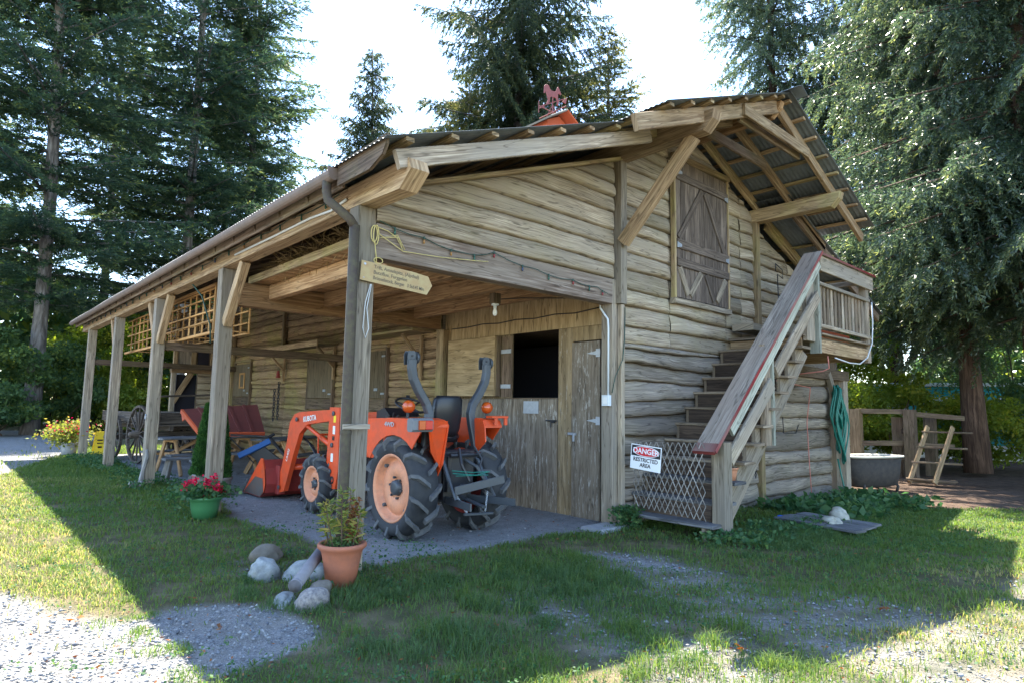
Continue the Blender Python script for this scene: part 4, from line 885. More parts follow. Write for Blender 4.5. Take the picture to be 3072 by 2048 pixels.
# fenders: arc over rear wheels, inner plate and top shelf
for s in(-1,1):
    b_=MB(); xi=XC+s*(.38 if s>0 else .36); xo=XC+s*(.66 if s>0 else .71)
    top=[(1.97,1.20),(1.95,1.38),(1.80,1.43),(1.2,1.45),(.70,1.45),(.56,1.43),(.50,1.38)]
    if s>0: top=[(y,z) for y,z in top if y>1]+[(.80,1.45),(.72,1.43),(.68,1.36)]
    b_.loft([[(xi,y,z),(xo,y,z-.01),(xo,y,z-.035),(xi,y,z-.035)] for y,z in top])
    arc=[(1.15+.64*math.cos(q),.59+.645*math.sin(q)) for q in [R_(a) for a in ((30,45,60,75,90,105,118,130) if s<0 else (30,45,60,75,90,105,118))]]
    b_.prism([(xo-.004*s,y,z-.015) for y,z in top]+[(xo-.004*s,y,z) for y,z in arc[::-1]],(s*-.012,0,0))
    b_.prism([(xi,y,z-.01) for y,z in top]+([(xi,.60,.9),(xi,.8,.6),(xi,1.2,.5),(xi,1.9,.5)] if s<0 else [(xi,.66,1.15),(xi,.9,.95),(xi,1.9,.9)]),(s*-.02,0,0))
    if s<0: b_.prism([(xi,.50,1.42),(xi+s*.30,.47,1.40),(xi+s*.16,.60,1.05),(xi,.64,.85)],(0,.012,0))
    fo=b_.build('fender','orange_paint',T)
    xb=XC+s*.72
    b_=MB(); b_.box(.82,1.10,.40,.52,1.30,1.455,ch=.025,axis=0)
    if s<0: b_.build('lamp_housing','lamp_grey',fo)
    if s<0:
        o=one('tail_light','lens_orange',fo,'box',.895,.975,.375,.40,1.325,1.43,ch=.008,axis=0); one('tail_light','lens_red',fo,'box',.98,1.075,.375,.40,1.325,1.43,ch=.008,axis=0)
    else: one('bracket','orange_paint',fo,'box',XC+.45,XC+.74,.64,.76,1.45,1.48); one('bracket','orange_paint',fo,'box',XC+.50,XC+.55,.63,.66,1.36,1.45); one('bracket','orange_paint',fo,'box',XC+.67,XC+.72,.63,.66,1.36,1.45)
    # round beacon light on stalk
    ax_=XC+s*.66-(.08 if s>0 else 0); b_=MB(); b_.lathe((ax_,.90,1.585),(0,1,0),[(.001,-.075),(.05,-.065),(.075,-.03),(.078,0),(.078,.02),(.05,.06),(.001,.07)],18); bo=b_.build('indicator','lens_orange',fo,True); one('stalk','black_metal',bo,'box',ax_-.015,ax_+.015,.9,.93,1.44,1.54)
m4=frame((XC-.719,1.22,1.36),(0,-1,0),(0,0,1)); txt_on(m4,'4WD',0,0,.075,'galv',T,1.3,z=.01,bold=.002)
# floor + steering + seat
b_=MB(); b_.box(XC-.42,XC+.42,1.55,2.1,.72,.75); b_.build('footplate','black_metal',T)
sw=MB(); c=Vector((XC-.04,1.78,1.60)); ax=Vector((0,-.42,.9)).normalized(); a=Vector((1,0,0)); bb2=ax.cross(a)
ring=[c+(a*math.cos(q)+bb2*math.sin(q))*.225 for q in [2*math.pi*k/28 for k in range(29)]]; sw.tube(ring,.017,8)
for q in(.5,2.64,4.71): sw.tube([c-ax*.03,c+(a*math.cos(q)+bb2*math.sin(q))*.22],.012,6)
sw.tube([c-ax*.03,c-ax*.25],.02,8); sw.build('steering_wheel','black_plastic',T,True)
b_=MB(); b_.tube([(XC-.45,1.6,1.30),(XC-.47,1.5,1.42),(XC-.45,1.45,1.47)],.010,6); b_.tube([(XC-.38,1.7,1.30),(XC-.42,1.62,1.45)],.010,6); b_.tube([(XC-.30,1.9,1.2),(XC-.34,1.75,1.50)],.010,6); b_.build('lever','black_metal',T)
se=MB(); 
def rr4(x0,x1,y0,y1,z,r_=.06): return [(x0+r_,y0,z),(x1-r_,y0,z),(x1,y0+r_*.5,z),(x1,y1-r_*.5,z),(x1-r_,y1,z),(x0+r_,y1,z),(x0,y1-r_*.5,z),(x0,y0+r_*.5,z)]
se.loft([rr4(XC-.19,XC+.19,1.02,1.12,1.20),rr4(XC-.21,XC+.21,.98,1.12,1.30),rr4(XC-.22,XC+.22,.95,1.10,1.50),rr4(XC-.21,XC+.21,.93,1.06,1.68),rr4(XC-.17,XC+.17,.94,1.04,1.73)]); se.loft([rr4(XC-.23,XC+.23,1.05,1.50,1.13,.08),rr4(XC-.25,XC+.25,1.02,1.54,1.20,.08),rr4(XC-.23,XC+.23,1.05,1.50,1.27,.08)]); se.build('seat','black_plastic',T,True)
# roll bar, two S bent posts
for s in(-1,1):
    pts=[(XC+s*.44,.86,.70),(XC+s*.41,.90,1.03),(XC+s*.345,.93,1.38),(XC+s*.33,.94,1.50),(XC+s*.37,.95,1.62),(XC+s*.49,.95,1.78),(XC+s*.575,.95,1.93),(XC+s*.60,.95,2.05),(XC+s*.60,.95,2.16)]
    b_=MB(); rings=[]
    sm_=[]
    for i_ in range(len(pts)-1):
        for t_ in(0,.5): sm_.append(Vector(pts[i_]).lerp(Vector(pts[i_+1]),t_))
    sm_.append(Vector(pts[-1]))
    for i_,p in enumerate(sm_):
        t_=(sm_[min(i_+1,len(sm_)-1)]-sm_[max(i_-1,0)]).normalized(); sd=t_.cross(Vector((0,1,0))).normalized(); u_=Vector((0,1,0))
        h1,h2=.052,.045; rings.append([p+sd*h1*x_+u_*h2*y_ for x_,y_ in((-1,-.7),(-.7,-1),(.7,-1),(1,-.7),(1,.7),(.7,1),(-.7,1),(-1,.7))])
    b_.loft(rings); rbp=b_.build('roll_bar','grey_steel',T)
    px=XC+s*.60; b_=MB(); b_.prism([(px-.055,.955,2.10),(px+.055,.955,2.10),(px+.065,.955,2.22),(px+.03,.955,2.27),(px-.04,.955,2.27),(px-.06,.955,2.22)],(0,.012,0)); b_.prism([(px-.055,1.04,2.10),(px+.055,1.04,2.10),(px+.065,1.04,2.22),(px+.03,1.04,2.27),(px-.04,1.04,2.27),(px-.06,1.04,2.22)],(0,.012,0))
    b_.lathe((px+.085,1.0,2.19),(1,0,.0),[(.001,-.02),(.075,-.018),(.08,0),(.075,.018),(.001,.02)],18)
    b_.build('hinge_plate','grey_steel',rbp)
    bb=MB(); 
    for q in((-.02,2.16),(.025,2.16),(0,2.21)): bb.lathe((px+q[0],.953,q[1]),(0,-1,0),[(.012,0),(.012,.012),(.001,.013)],8)
    bb.build('bolt','black_metal',rbp)
# loader
def arm(x,y0=None):
    t=.075
    b_=MB(); xs0=x-t/2
    b_.prism([(xs0,3.02,1.52),(xs0,3.02,1.36),(xs0,3.95,1.27),(xs0,4.22,1.12),(xs0,4.40,.80),(xs0,4.72,.15),(xs0,4.95,.10),(xs0,4.98,.25),(xs0,4.70,.95),(xs0,4.62,1.28),(xs0,4.45,1.42),(xs0,4.25,1.46)],(t,0,0)); ao=b_.build('loader_arm','orange_paint',T)
    b_=MB(); b_.prism([(xs0-.015,2.86,1.55),(xs0-.015,3.16,1.55),(xs0-.015,3.18,1.1),(xs0-.015,3.2,.62),(xs0-.015,3.1,.38),(xs0-.015,2.9,.38),(xs0-.015,2.82,.65),(xs0-.015,2.84,1.1)],(t+.03,0,0)); po=b_.build('loader_post','orange_paint',T)
    b_=MB(); b_.tube([(x,3.15,.98),(x,3.75,1.16),(x,4.28,1.32)],.032,10); b_.tube([(x,3.15,.98),(x,3.5,1.085)],.045,10); b_.build('cylinder_ram','orange_paint',T,True)
    b_=MB(); b_.tube([(x+.05,4.30,1.15),(x+.05,4.72,.62),(x+.05,5.05,.45)],.025,8); b_.tube([(x+.05,4.30,1.15),(x+.05,4.60,.78)],.038,8); b_.build('cylinder_ram','black_metal',T,True)
    for y,z in((3.02,1.46),(4.30,1.34),(4.88,.20),(3.05,.62),(3.03,1.0)):
        b_=MB(); b_.lathe((xs0-.02,y,z),(-1,0,0),[(.035,0),(.035,.015),(.02,.02),(.001,.02)],12); b_.build('pin','grey_steel',ao)
    b_=MB(); b_.lathe((xs0-.016,2.99,.50),(-1,0,0),[(.055,0),(.055,.006),(.035,.007),(.033,-.04)],16); b_.build('ring','black_metal',po)
    return ao,po,xs0
arm(2.42); ao,po,xs0=arm(1.22)
m4=frame((xs0-.003,3.86,1.365),(0,-1,.10),(0,.10,1)); txt_on(m4,'KUBOTA',0,0,.115,'white_paint',ao,1.0,z=.004,bold=.003)
m4=frame((xs0-.003,4.62,.75),(0,-.42,.9),(0,.9,.42)); txt_on(m4,'LA402',0,0,.085,'white_paint',ao,1.0,z=.004,bold=.001)
for y,z,h_,mt in((2.98,1.38,.10,'yellow_board'),(2.99,1.22,.12,'white_paint'),(3.02,.82,.12,'white_paint'),(3.0,1.10,.06,'sign_black')): one('decal',mt,po,'box',xs0-.019,xs0-.0155,y-.03,y+.04,z-h_/2,z+h_/2,ch=.001)
b_=MB(); b_.tube([(1.3,4.55,1.1),(1.32,4.2,1.0),(1.34,3.85,.75),(1.34,3.75,.5)],.014,6); b_.tube([(1.34,4.5,1.05),(1.36,4.1,.93),(1.38,3.78,.68),(1.38,3.7,.5)],.014,6); b_.build('hydraulic_hose','black_plastic',T,True)
b_=MB(); b_.tube([(1.22,4.6,.55),(2.42,4.6,.55)],.05,10); b_.build('cross_tube','orange_paint',T,True)
b_=MB(); b_.tube([(1.0+.35,3.05,.55),(2.3,3.05,.55)],.06,10); b_.build('cross_tube','black_metal',T,True)
# front guard
b_=MB(); 
for x in(1.45,1.62,1.8,1.98,2.15): b_.tube([(x,4.05,.45),(x,4.1,1.1)],.015,6)
b_.tube([(1.45,4.1,1.1),(2.15,4.1,1.1)],.02,6); b_.tube([(1.45,4.05,.45),(2.15,4.05,.45)],.02,6); b_.build('grille_guard','orange_paint',T)
# bucket, opening forward, from X .95 to 2.65
bx0,bx1=.98,2.62
prof=[(6.0,.02),(5.2,.02),(5.03,.10),(4.98,.25),(5.05,.50),(5.15,.64)]
b_=MB(); ring=prof+[(y+.0,z) for y,z in []]
inner=[(6.0,.035),(5.21,.035),(5.05,.11),(5.0,.25),(5.07,.49),(5.16,.63)]
b_.prism([(bx0,y,z) for y,z in prof+inner[::-1]],(bx1-bx0,0,0)); bo=b_.build('bucket','bucket_red',T)
for x in(bx0,bx1-.012):
    bw=MB(); bw.prism([(x-.003 if x<1.5 else x+.012,5.97,.032),(x-.003 if x<1.5 else x+.012,5.2,.027),(x-.003 if x<1.5 else x+.012,5.06,.12),(x-.003 if x<1.5 else x+.012,5.12,.33),(x-.003 if x<1.5 else x+.012,5.45,.34)],(.003,0,0)); bw.build('wear_patch','worn_dark',bo)
    b_=MB(); b_.prism([(x,5.98,.03),(x,5.2,.025),(x,5.03,.10),(x,4.98,.25),(x,5.05,.50),(x,5.16,.66),(x,5.25,.66)],(.012,0,0)); b_.build('side_plate','orange_paint',bo)
one('cutting_edge','worn_steel',bo,'box',bx0-.01,bx1+.01,5.9,6.1,.0,.02); one('cutting_edge','worn_steel',bo,'bar',(bx0-.006,6.05,.03),(bx0-.006,5.8,.25),.02,.06)
for x in(1.22,2.42): one('hitch','bucket_red',bo,'box',x-.06,x+.06,4.9,5.05,.08,.55)
# three point hitch
b_=MB()
for s in(-1,1):
    b_.bar((XC+s*.16,.80,.45),(XC+s*.34,.05,.46),.02,.09,up=(0,0,1)); b_.tube([(XC+s*.26,.78,1.02),(XC+s*.30,.38,.50)],.018,8); b_.tube([(XC+s*.27,.70,.93),(XC+s*.28,.55,.70)],.028,8)
b_.bar((XC-.02,.72,.50),(XC-.02,.20,.42),.06,.03); b_.bar((XC-.20,.35,.33),(XC+.22,.32,.31),.035,.03)
b_.build('lift_arm','grey_steel',T)
b_=MB(); b_.bar((1.45,.42,.60),(2.12,.30,.71),.015,.10); b_.build('lift_arm','grey_steel',T)
b_=MB(); b_.tube([(XC,.74,.98),(XC+.1,.5,.86),(XC+.24,.42,.60)],.022,8); b_.build('top_link','grey_steel',T)
b_=MB(); b_.lathe((XC,.74,.62),(0,-1,0),[(.09,0),(.09,.04),(.03,.05),(.03,.14),(.001,.14)],14); b_.box(XC-.15,XC+.15,.68,.74,.80,1.02); b_.build('power_takeoff','black_metal',T,True)
b_=MB()
for s in(-1,1):
    for k in range(9):
        c=Vector((XC+s*(.24-.012*k),.45-.01*k,.54-.024*k)); b_.tube([c+Vector((0,0,math.cos(q)*.018))+(Vector((1,0,0)) if k%2 else Vector((0,1,0)))*math.sin(q)*.010 for q in [2*math.pi*i/8 for i in range(9)]],.004,4)
b_.build('check_chain','galv',T)
b_=MB(); b_.tube([(XC-.28,.50,.83),(XC,.44,.80),(XC+.22,.42,.80)],.006,5); b_.tube([(XC-.28,.48,.80),(XC+.05,.43,.765),(XC+.24,.42,.80)],.006,5); b_.tube([(XC-.25,.46,.77),(XC+.22,.42,.76)],.005,5); b_.build('bungee_cord','hose_green',T)
b_=MB(); b_.tube([(2.1,2.5,1.3),(2.1,2.5,1.75)],.03,10); b_.build('exhaust_pipe','black_metal',T,True)

# ------------------------------------------------------------------ pots and plants near the posts
def stalk_plant(t,c,n,h,lean=.12,mat='leaf_yellow',leafL=.12,dens=55,seed=0,brown=()):
    g=np.random.default_rng(seed); Vs=[];Rn=[]; sb=MB()
    for k in range(n):
        a=g.uniform(0,6.28); r_=g.uniform(.02,.13); b0=np.array([c[0]+r_*math.cos(a),c[1]+r_*math.sin(a),c[2]]); tp=b0+np.array([math.cos(a)*lean*g.uniform(.3,1),math.sin(a)*lean*g.uniform(.3,1),h*g.uniform(.55,1)])
        sb.tube([b0,(b0+tp)/2+g.normal(0,.01,3),tp],[.007,.006,.003],5)
        m_=dens; ts=g.uniform(.18,1,m_)**.8; C=b0+(tp-b0)*ts[:,None]; D=g.normal(size=(m_,3))*[1,1,.35]+[0,0,.25]
        P,Fq=leaves(C,D,leafL*(1.15-ts*.6),leafL*.16,seed+k,bend=.25)
        (Vs.append((P,k in brown)))
    sb.build('stem','leaf_brown' if 0 else 'bark_cedar',t)
    for br,nm in((False,mat),(True,'leaf_brown')):
        L_=[p for p,q in Vs if q==br]
        if L_:
            P=np.concatenate(L_); bulk('foliage',P,np.arange(len(P)).reshape(-1,4),nm,g.random(len(P)//4),parent=t)
tp=pot('planter','large terracotta planter with half withered leafy stalks at the corner post','planter',(-.36,-.32,0),.19,.125,.375,'terracotta',rim=.025)
stalk_plant(tp,(-.36,-.32,.33),6,.60,lean=.16,seed=5,leafL=.12,dens=46,brown=())
g=np.random.default_rng(8)
for (bx_,by_,h_) in((-.30,-.36,.34),(-.24,-.30,.42)):
    n_=150; C=np.stack([bx_+g.normal(0,.022,n_)+.0*g.random(n_),by_+g.normal(0,.022,n_),.35+g.random(n_)*h_],1); P,Fq=leaves(C,g.normal(size=(n_,3))*[1,1,.7]+[0,0,-.7],.055,.016,9,.3); bulk('dry_stalk',P,Fq,'leaf_brown',g.random(n_),parent=tp)
n_=400; C=np.stack([-.36+g.normal(0,.075,n_),-.32+g.normal(0,.075,n_),.345+g.random(n_)*.05],1); P,Fq=leaves(C,g.normal(size=(n_,3))+[0,0,.8],.035,.016,10); bulk('low_foliage',P,Fq,'grass_dark',g.random(n_),parent=tp)
gp=pot('planter','green plastic pot of red geraniums standing in front of the second post','planter',(-.30,3.80,0),.21,.15,.30,'green_plastic',rim=.02)
n_=520; C=np.stack([-.30+g.normal(0,.15,n_),3.80+g.normal(0,.15,n_),.28+g.random(n_)*.17],1); P,Fq=leaves(C,g.normal(size=(n_,3))*[1,1,.5]+[0,0,.4],.075,.065,11,.2); bulk('foliage',P,Fq,'weed_leaf',g.random(n_),parent=gp)
for k in range(13):
    a=g.uniform(0,6.28); r_=g.uniform(.05,.30); c0=np.array([-.30+r_*math.cos(a),3.8+r_*math.sin(a),.36+g.uniform(-.06,.20)]); m_=34
    P,Fq=leaves(c0+g.normal(0,.022,(m_,3)),g.normal(size=(m_,3)),.035,.032,20+k,.3); bulk('blossom',P,Fq,'petal_red',g.random(m_),parent=gp)
def arborvitae(c,h,r_,label,seed):
    t=pot('potted_cedar',label,'potted shrub',c,.20,.16,.30,'grey_plastic',rim=.012); g=np.random.default_rng(seed); n_=16000
    zz=g.random(n_)**1.15; a=g.uniform(0,6.28,n_); rad=r_*(1-zz)**.75*(.82+.18*np.sin(a*5+zz*20))*np.sqrt(g.uniform(.35,1,n_))+.015
    C=np.stack([c[0]+rad*np.cos(a),c[1]+rad*np.sin(a),c[2]+.26+zz*h],1); D=np.stack([np.cos(a)*.5,np.sin(a)*.5,np.full(n_,1.)],1)+g.normal(0,.3,(n_,3))
    P,Fq=leaves(C,D,.065,.018,seed); bulk('foliage',P,Fq,'arbor',g.random(n_),parent=t)
    b_=MB(); b_.tube([(c[0],c[1],c[2]+.2),(c[0],c[1],c[2]+h*.8)],[.025,.008],6); b_.build('trunk','bark_cedar',t); return t
arborvitae((.52,6.70,0),1.28,.24,'narrow cone shaped cedar in a grey pot between the second and third posts',31)
arborvitae((.58,6.03,0),1.10,.17,'dark potted cedar half hidden behind the second post',32)
# far planter and yellow board
fp=pot('planter','pale pot of yellow leaved flowers by the farthest post','planter',(-.32,16.35,0),.21,.17,.36,'concrete',rim=.02)
n_=1500; C=np.array([-.35,16.35,.62])+g.normal(0,1,(n_,3))*[.26,.26,.16]; P,Fq=leaves(C,g.normal(size=(n_,3)),.10,.06,51,.2); bulk('foliage',P,Fq,'leaf_yellow',g.random(n_),parent=fp)
n_=120; C=np.array([-.35,16.25,.75])+g.normal(0,1,(n_,3))*[.28,.26,.1]; P,Fq=leaves(C,g.normal(size=(n_,3)),.06,.05,52,.2); bulk('blossom',P,Fq,'petal_red',g.random(n_),parent=fp)
yb=thing('floor_sign','yellow folding floor sign with black marks beside the farthest post','sign',(.35,16.0,0))
b_=MB(); b_.prism([(.20,15.85,0),(.50,15.85,0),(.46,16.0,.68),(.24,16.0,.68)],(0,.02,0)); b_.prism([(.20,16.2,0),(.50,16.2,0),(.46,16.03,.68),(.24,16.03,.68)],(0,.02,0)); b_.build('board','yellow_board',yb)
b_=MB(); b_.box(.28,.42,15.915,15.925,.42,.46); b_.box(.28,.42,15.90,15.91,.34,.37); b_.box(.30,.40,15.88,15.89,.22,.27); b_.build('marks','sign_black',yb)
# driftwood at post 3
b_=MB(); b_.tube([(-.35,7.75,.02),(-.25,7.8,.10),(-.22,7.86,.3),(-.16,7.9,.55),(-.17,7.93,.68)],[.05,.055,.035,.04,.02],8); b_.tube([(-.35,7.75,.04),(-.46,7.6,.10),(-.5,7.55,.04)],[.05,.04,.02],7); b_.tube([(-.25,7.8,.10),(-.3,7.6,.05)],[.04,.02],6)
tag(b_.build('driftwood','dead_wood',None,True),'twisted grey driftwood leaning on the third post','driftwood')
b_=MB(); b_.tube([(-.185,8.14,1.34)]+[(-.19,8.14+.045*math.sin(q),1.29+.045*math.cos(q)) for q in [2*math.pi*k/10 for k in range(11)]],.008,6); tag(b_.build('iron_ring','galv',None,True),'iron ring bolted to the third post','ring')
# rocks
def rock(label,c,s,mat,seed,rz=0,jag=.17,name='rock',cat='rock'):
    import bmesh
    bm=bmesh.new(); bmesh.ops.create_icosphere(bm,subdivisions=4,radius=1); g=random.Random(seed); ph=[(Vector((g.uniform(-1,1),g.uniform(-1,1),g.uniform(-1,1))).normalized(),g.uniform(1.2,4.5),g.uniform(0,6)) for _ in range(12)]+[(Vector((g.uniform(-1,1),g.uniform(-1,1),g.uniform(-1,1))).normalized(),g.uniform(6,14),g.uniform(0,6)) for _ in range(10)]
    for v in bm.verts:
        d=1+sum(math.sin(a.dot(v.co)*f+p)/(f) for a,f,p in ph)*jag; v.co*=d
        if v.co.z<-.55: v.co.z=-.55+(v.co.z+.55)*.2
    mt=Matrix.Translation(c)@Matrix.Rotation(rz,4,'Z')@Matrix.Diagonal((*s,1)); bm.transform(mt)
    me=bpy.data.meshes.new(name); bm.to_mesh(me); bm.free(); me.polygons.foreach_set('use_smooth',[True]*len(me.polygons)); me.materials.append(M[mat]); o=bpy.data.objects.new(name,me); col.objects.link(o); return tag(o,label,cat)
rock('brown rounded rock at the back of the rock group',(-.50,1.0,.015),(.18,.13,.12),'stone_brown',1,.3)
rock('smooth blue grey boulder in front of the brown rock',(-.80,.34,.03),(.145,.12,.15),'stone_blue',2,.2)
rock('flat pale blue rock partly behind the terracotta planter',(-.44,.14,.01),(.17,.13,.115),'stone_blue',3,-.3)
rock('rough speckled rock in the grass before the planter',(-.78,-.66,.015),(.125,.105,.105),'stone_speck',4,.4,.22)
rock('pale flattened rock lying below the old pipe',(-.90,-.42,-.005),(.15,.08,.065),'stone_blue',5,1.0)
rock('small dark rock tucked against the planter foot',(-.66,-.55,.04),(.12,.1,.09),'stone_brown',6,1.0)
b_=MB(); p0=Vector((-.86,-.50,.12)); p1=Vector((-.42,-.02,.24)); 
b_.tube([p0,p1],.052,14); b_.tube([p0,p0.lerp(p1,.03)],.056,14)
tag(b_.build('pipe','pipe_wood',None,True),'weathered grey pipe end lying across the rocks','pipe')
# boards and stones at right
bd=thing('board_platform','low platform of old grey boards lying in the grass','boards',(6.3,-1.9,-.08))
for k in range(4):
    a=Vector((6.02+k*.27,-2.45+k*.02,0)); c2=Vector((6.25+k*.25,-1.25,0)); za=gzf(a.x,a.y)+.075+.01*(k%2)
    b_=MB(); b_.bar((a.x,a.y,za),(c2.x,c2.y,za+.0),.25,.03,segs=3,ch=.004); b_.build('plank','grey_deck',bd)
b_=MB(); b_.bar((6.1,-2.2,-.07),(7.05,-2.15,-.08),.06,.05); b_.bar((6.3,-1.45,-.07),(7.1,-1.4,-.08),.06,.05); b_.build('cross_batten','grey_deck',bd)
rock('pale yellowish flat stone nearer on the grey boards',(6.40,-1.92,.05),(.20,.12,.08),'stone_white',11,.5,.2,'stone','stone'); rock('squarish whitish stone farther back on the grey boards',(7.0,-1.85,.05),(.17,.14,.12),'stone_white',12,.9,.25,'stone','stone')
b_=MB(); b_.bar((6.5,-1.32,.02),(6.75,-1.50,-.01),.09,.05,ch=.015,segs=3); b_.tube([(6.32,-1.2,.03),(6.5,-1.32,.02)],.025,8); tag(b_.build('garden_trowel','blue_bright',None,True),'bright blue plastic trowel lying near the grey boards','trowel')
b_=MB(); b_.box(3.35,4.15,-.25,.12,-.05,.03,ch=.015); tag(b_.build('concrete_slab','concrete'),'small pale concrete slab at the foot of the corner post','slab')
# bathtub
tb=thing('bathtub','old dark enamel bathtub on short feet beside the landing post','bathtub',(13.1,-.35,0))
def tring(y_s,x_s,z,cx_=13.12,cy_=-.30): 
    return [(cx_+x_s*math.copysign(abs(math.cos(q))**.7,math.cos(q)),cy_+y_s*math.copysign(abs(math.sin(q))**.7,math.sin(q)),z) for q in [2*math.pi*k/32 for k in range(32)]]
rot_=Matrix.Translation((13.12,-.30,0))@Matrix.Rotation(-.35,4,'Z')@Matrix.Translation((-13.12,.30,0))
b_=MB(rot_); b_.loft([tring(.20,.50,-.10),tring(.32,.70,-.05),tring(.36,.78,.20),tring(.38,.84,.58)],caps=True); b_.build('body','tub_dark',tb,True)
b_=MB(rot_); b_.loft([tring(.38,.84,.575),tring(.42,.90,.585),tring(.43,.91,.61),tring(.41,.89,.625),tring(.37,.82,.60),tring(.30,.7,.35)],caps=False); b_.build('rim','tub_rim',tb,True)
for x,y in((-.5,-.22),(.5,-.22),(-.5,.22),(.5,.22)):
    b_=MB(rot_); b_.tube([(13.12+x,-.3+y,.02),(13.12+x*1.12,-.3+y*1.2,-.08),(13.12+x*1.05,-.3+y*1.15,-.19)],[.04,.03,.035],8); b_.build('foot','tub_dark',tb,True)
# rail fence & leaning rack
RF=thing('rail_fence','rough timber rail fence with square posts under the big cedars','fence',(17,.5,-.1))
for (x,y,h_) in((16.9,1.25,1.72),(17.25,-.05,1.72),(17.6,.35,1.5),(18.6,-.2,1.5)):
    one('post','warm_timber' if x<17 else 'brown_timber',RF,'box',x-.14,x+.14,y-.14,y+.14,-.2,h_)
for a,b2 in(((16.9,1.25,1.66),(17.25,-.05,1.66)),((16.9,1.25,.72),(17.3,-.05,.78)),((17.25,-.05,1.6),(18.3,-1.1,1.5)),((17.3,.0,1.1),(17.6,.35,1.1)),((17.25,-.05,.72),(18.0,-.9,.7)),((17.25,-.05,.35),(16.9,1.25,.35)),((17.6,.35,.7),(18.6,-.2,.7))):
    one('rail','brown_timber',RF,'bar',a,b2,.08,.14)
RK=thing('step_rack','leaning timber step rack in front of the rail fence','rack',(15.8,-.8,-.1))
for dy in(0,-.55):
    one('side_board','warm_timber',RK,'bar',(15.3,-.5+dy,-.12),(16.15,-.75+dy,1.28),.05,.14)
for t_ in(.05,.35,.62,.9):
    p=Vector((15.3,-.5,-.12)).lerp(Vector((16.15,-.75,1.28)),t_); one('step','brown_timber',RK,'bar',(p.x,p.y+.1,p.z),(p.x+.25,p.y-.95,p.z+.0),.22,.045)
one('base_rail','brown_timber',RK,'bar',(15.35,-.45,-.12),(16.1,-1.3,-.1),.08,.08)
# teal trailer
TR=thing('trailer','long teal mobile home with pale windows seen through the shrubs','trailer',(27,3.5,0))
mt=Matrix.Translation((26.5,3.8,0))@Matrix.Rotation(R_(-68),4,'Z')
def tbx(nm,mat,x0,x1,y0,y1,z0,z1,par=TR): b_=MB(mt); b_.box(x0,x1,y0,y1,z0,z1,ch=.02,axis=0); return b_.build(nm,mat,par)
tbx('body','teal_paint',-4,7,0,2.5,.4,2.75); tbx('roof','white_paint',-4.1,7.1,-.1,2.6,2.75,2.9); tbx('skirt','white_paint',-4,7,.05,2.4,-.2,.4)
for x in(-2.6,0,1.7,4.2): w0=tbx('window','white_paint',x,x+1.3,-.03,-.002,1.35,2.3); tbx('pane','pale_window',x+.08,x+1.22,-.045,-.031,1.43,2.22,w0)
tbx('door','warm_timber',3.2,4.0,-.03,-.002,.5,2.35)
# ------------------------------------------------------------------ under the porch: lattice racks, tables, wagon, red hood, blue tool
LR=thing('hay_rack','slatted orange wooden hay rack lattice hung beneath the porch roof','rack',(.3,9.4,3.2))
b_=MB()
def tilt(y,x,z): return (x,y,z)
for x in(.30,.85):
    for z in(2.84,3.02,3.22,3.44,3.60): b_.bar((x,5.9,z+random.uniform(-.02,.02)),(x,12.95,z+random.uniform(-.02,.02)),.028,.028,ch=.004)
    y=5.9
    while y<13: b_.bar((x+.02,y,2.82),(x+.02+random.uniform(-.01,.01),y+random.uniform(-.03,.03),3.63),.03,.022,ch=.004); y+=.42
y=5.9
while y<13:
    b_.bar((.3,y,2.84),(.85,y,2.84),.025,.025); b_.bar((.3,y,3.6),(.85,y,3.6),.025,.025); y+=.84
b_.build('slats','lattice_wood',LR)
b_=MB(); b_.bar((.27,5.85,2.80),(.27,13,2.80),.05,.05); b_.bar((.27,5.85,3.64),(.27,9.4,3.64),.05,.05); b_.bar((.27,5.87,2.8),(.27,5.87,3.64),.05,.05); b_.build('frame','lattice_wood',LR)
b_=MB(); g2=random.Random(6)
for k in range(26): y0=g2.uniform(6.2,11.5); x_=g2.uniform(.35,.8); z_=g2.uniform(2.9,3.5); b_.bar((x_,y0,z_),(x_+g2.uniform(-.1,.1),y0+g2.uniform(.6,1.6),z_+g2.uniform(-.1,.12)),.10,.02)
tag(b_.build('scrap_boards','brown_timber'),'loose brown boards stacked inside the hanging lattice rack','boards')
b_=MB(); b_.tube([(-.1,6.0,3.62),(.05,5.9,3.4),(.1,5.85,3.2),(.2,5.84,2.9),(.22,5.84,2.6)],.014,6); tag(b_.build('cord','wire_green',None,True),'dark cord dangling from the eave near the second post','cord')
def picnic(label,M4,Lt=2.3):
    t=thing('picnic_table',label,'picnic table',M4.translation,group='picnic tables under the porch')
    for k in range(5): b_=MB(M4); b_.bar((-Lt/2,-.30+k*.15,.78),(Lt/2,-.30+k*.15,.78),.14,.04); b_.build('table_board','grey_deck' if 1 else 0,t)
    for s in(-1,1):
        for k in(0,1): b_=MB(M4); b_.bar((-Lt/2,s*(.68+.15*k)-.07*s,.45),(Lt/2,s*(.68+.15*k)-.07*s,.45),.14,.04); b_.build('bench_board','grey_deck',t)
    for x in(-Lt/2+.3,Lt/2-.3):
        for s in(-1,1): b_=MB(M4); b_.bar((x,s*.24,.76),(x,s*.66,0),.045,.11); b_.build('leg','orange_timber',t)
        b_=MB(M4); b_.bar((x+.05,-.78,.41),(x+.05,.78,.41),.04,.09); b_.bar((x,-.32,.73),(x,.32,.73),.04,.08); b_.build('crosspiece','orange_timber',t)
        b_=MB(M4); b_.bar((x,0,.42),(x*.25,0,.74),.04,.08); b_.build('brace','orange_timber',t)
    return t
def MT(x,y,z=0,rz=0,rx=0): return Matrix.Translation((x,y,z))@Matrix.Rotation(R_(rz),4,'Z')@Matrix.Rotation(R_(rx),4,'X')
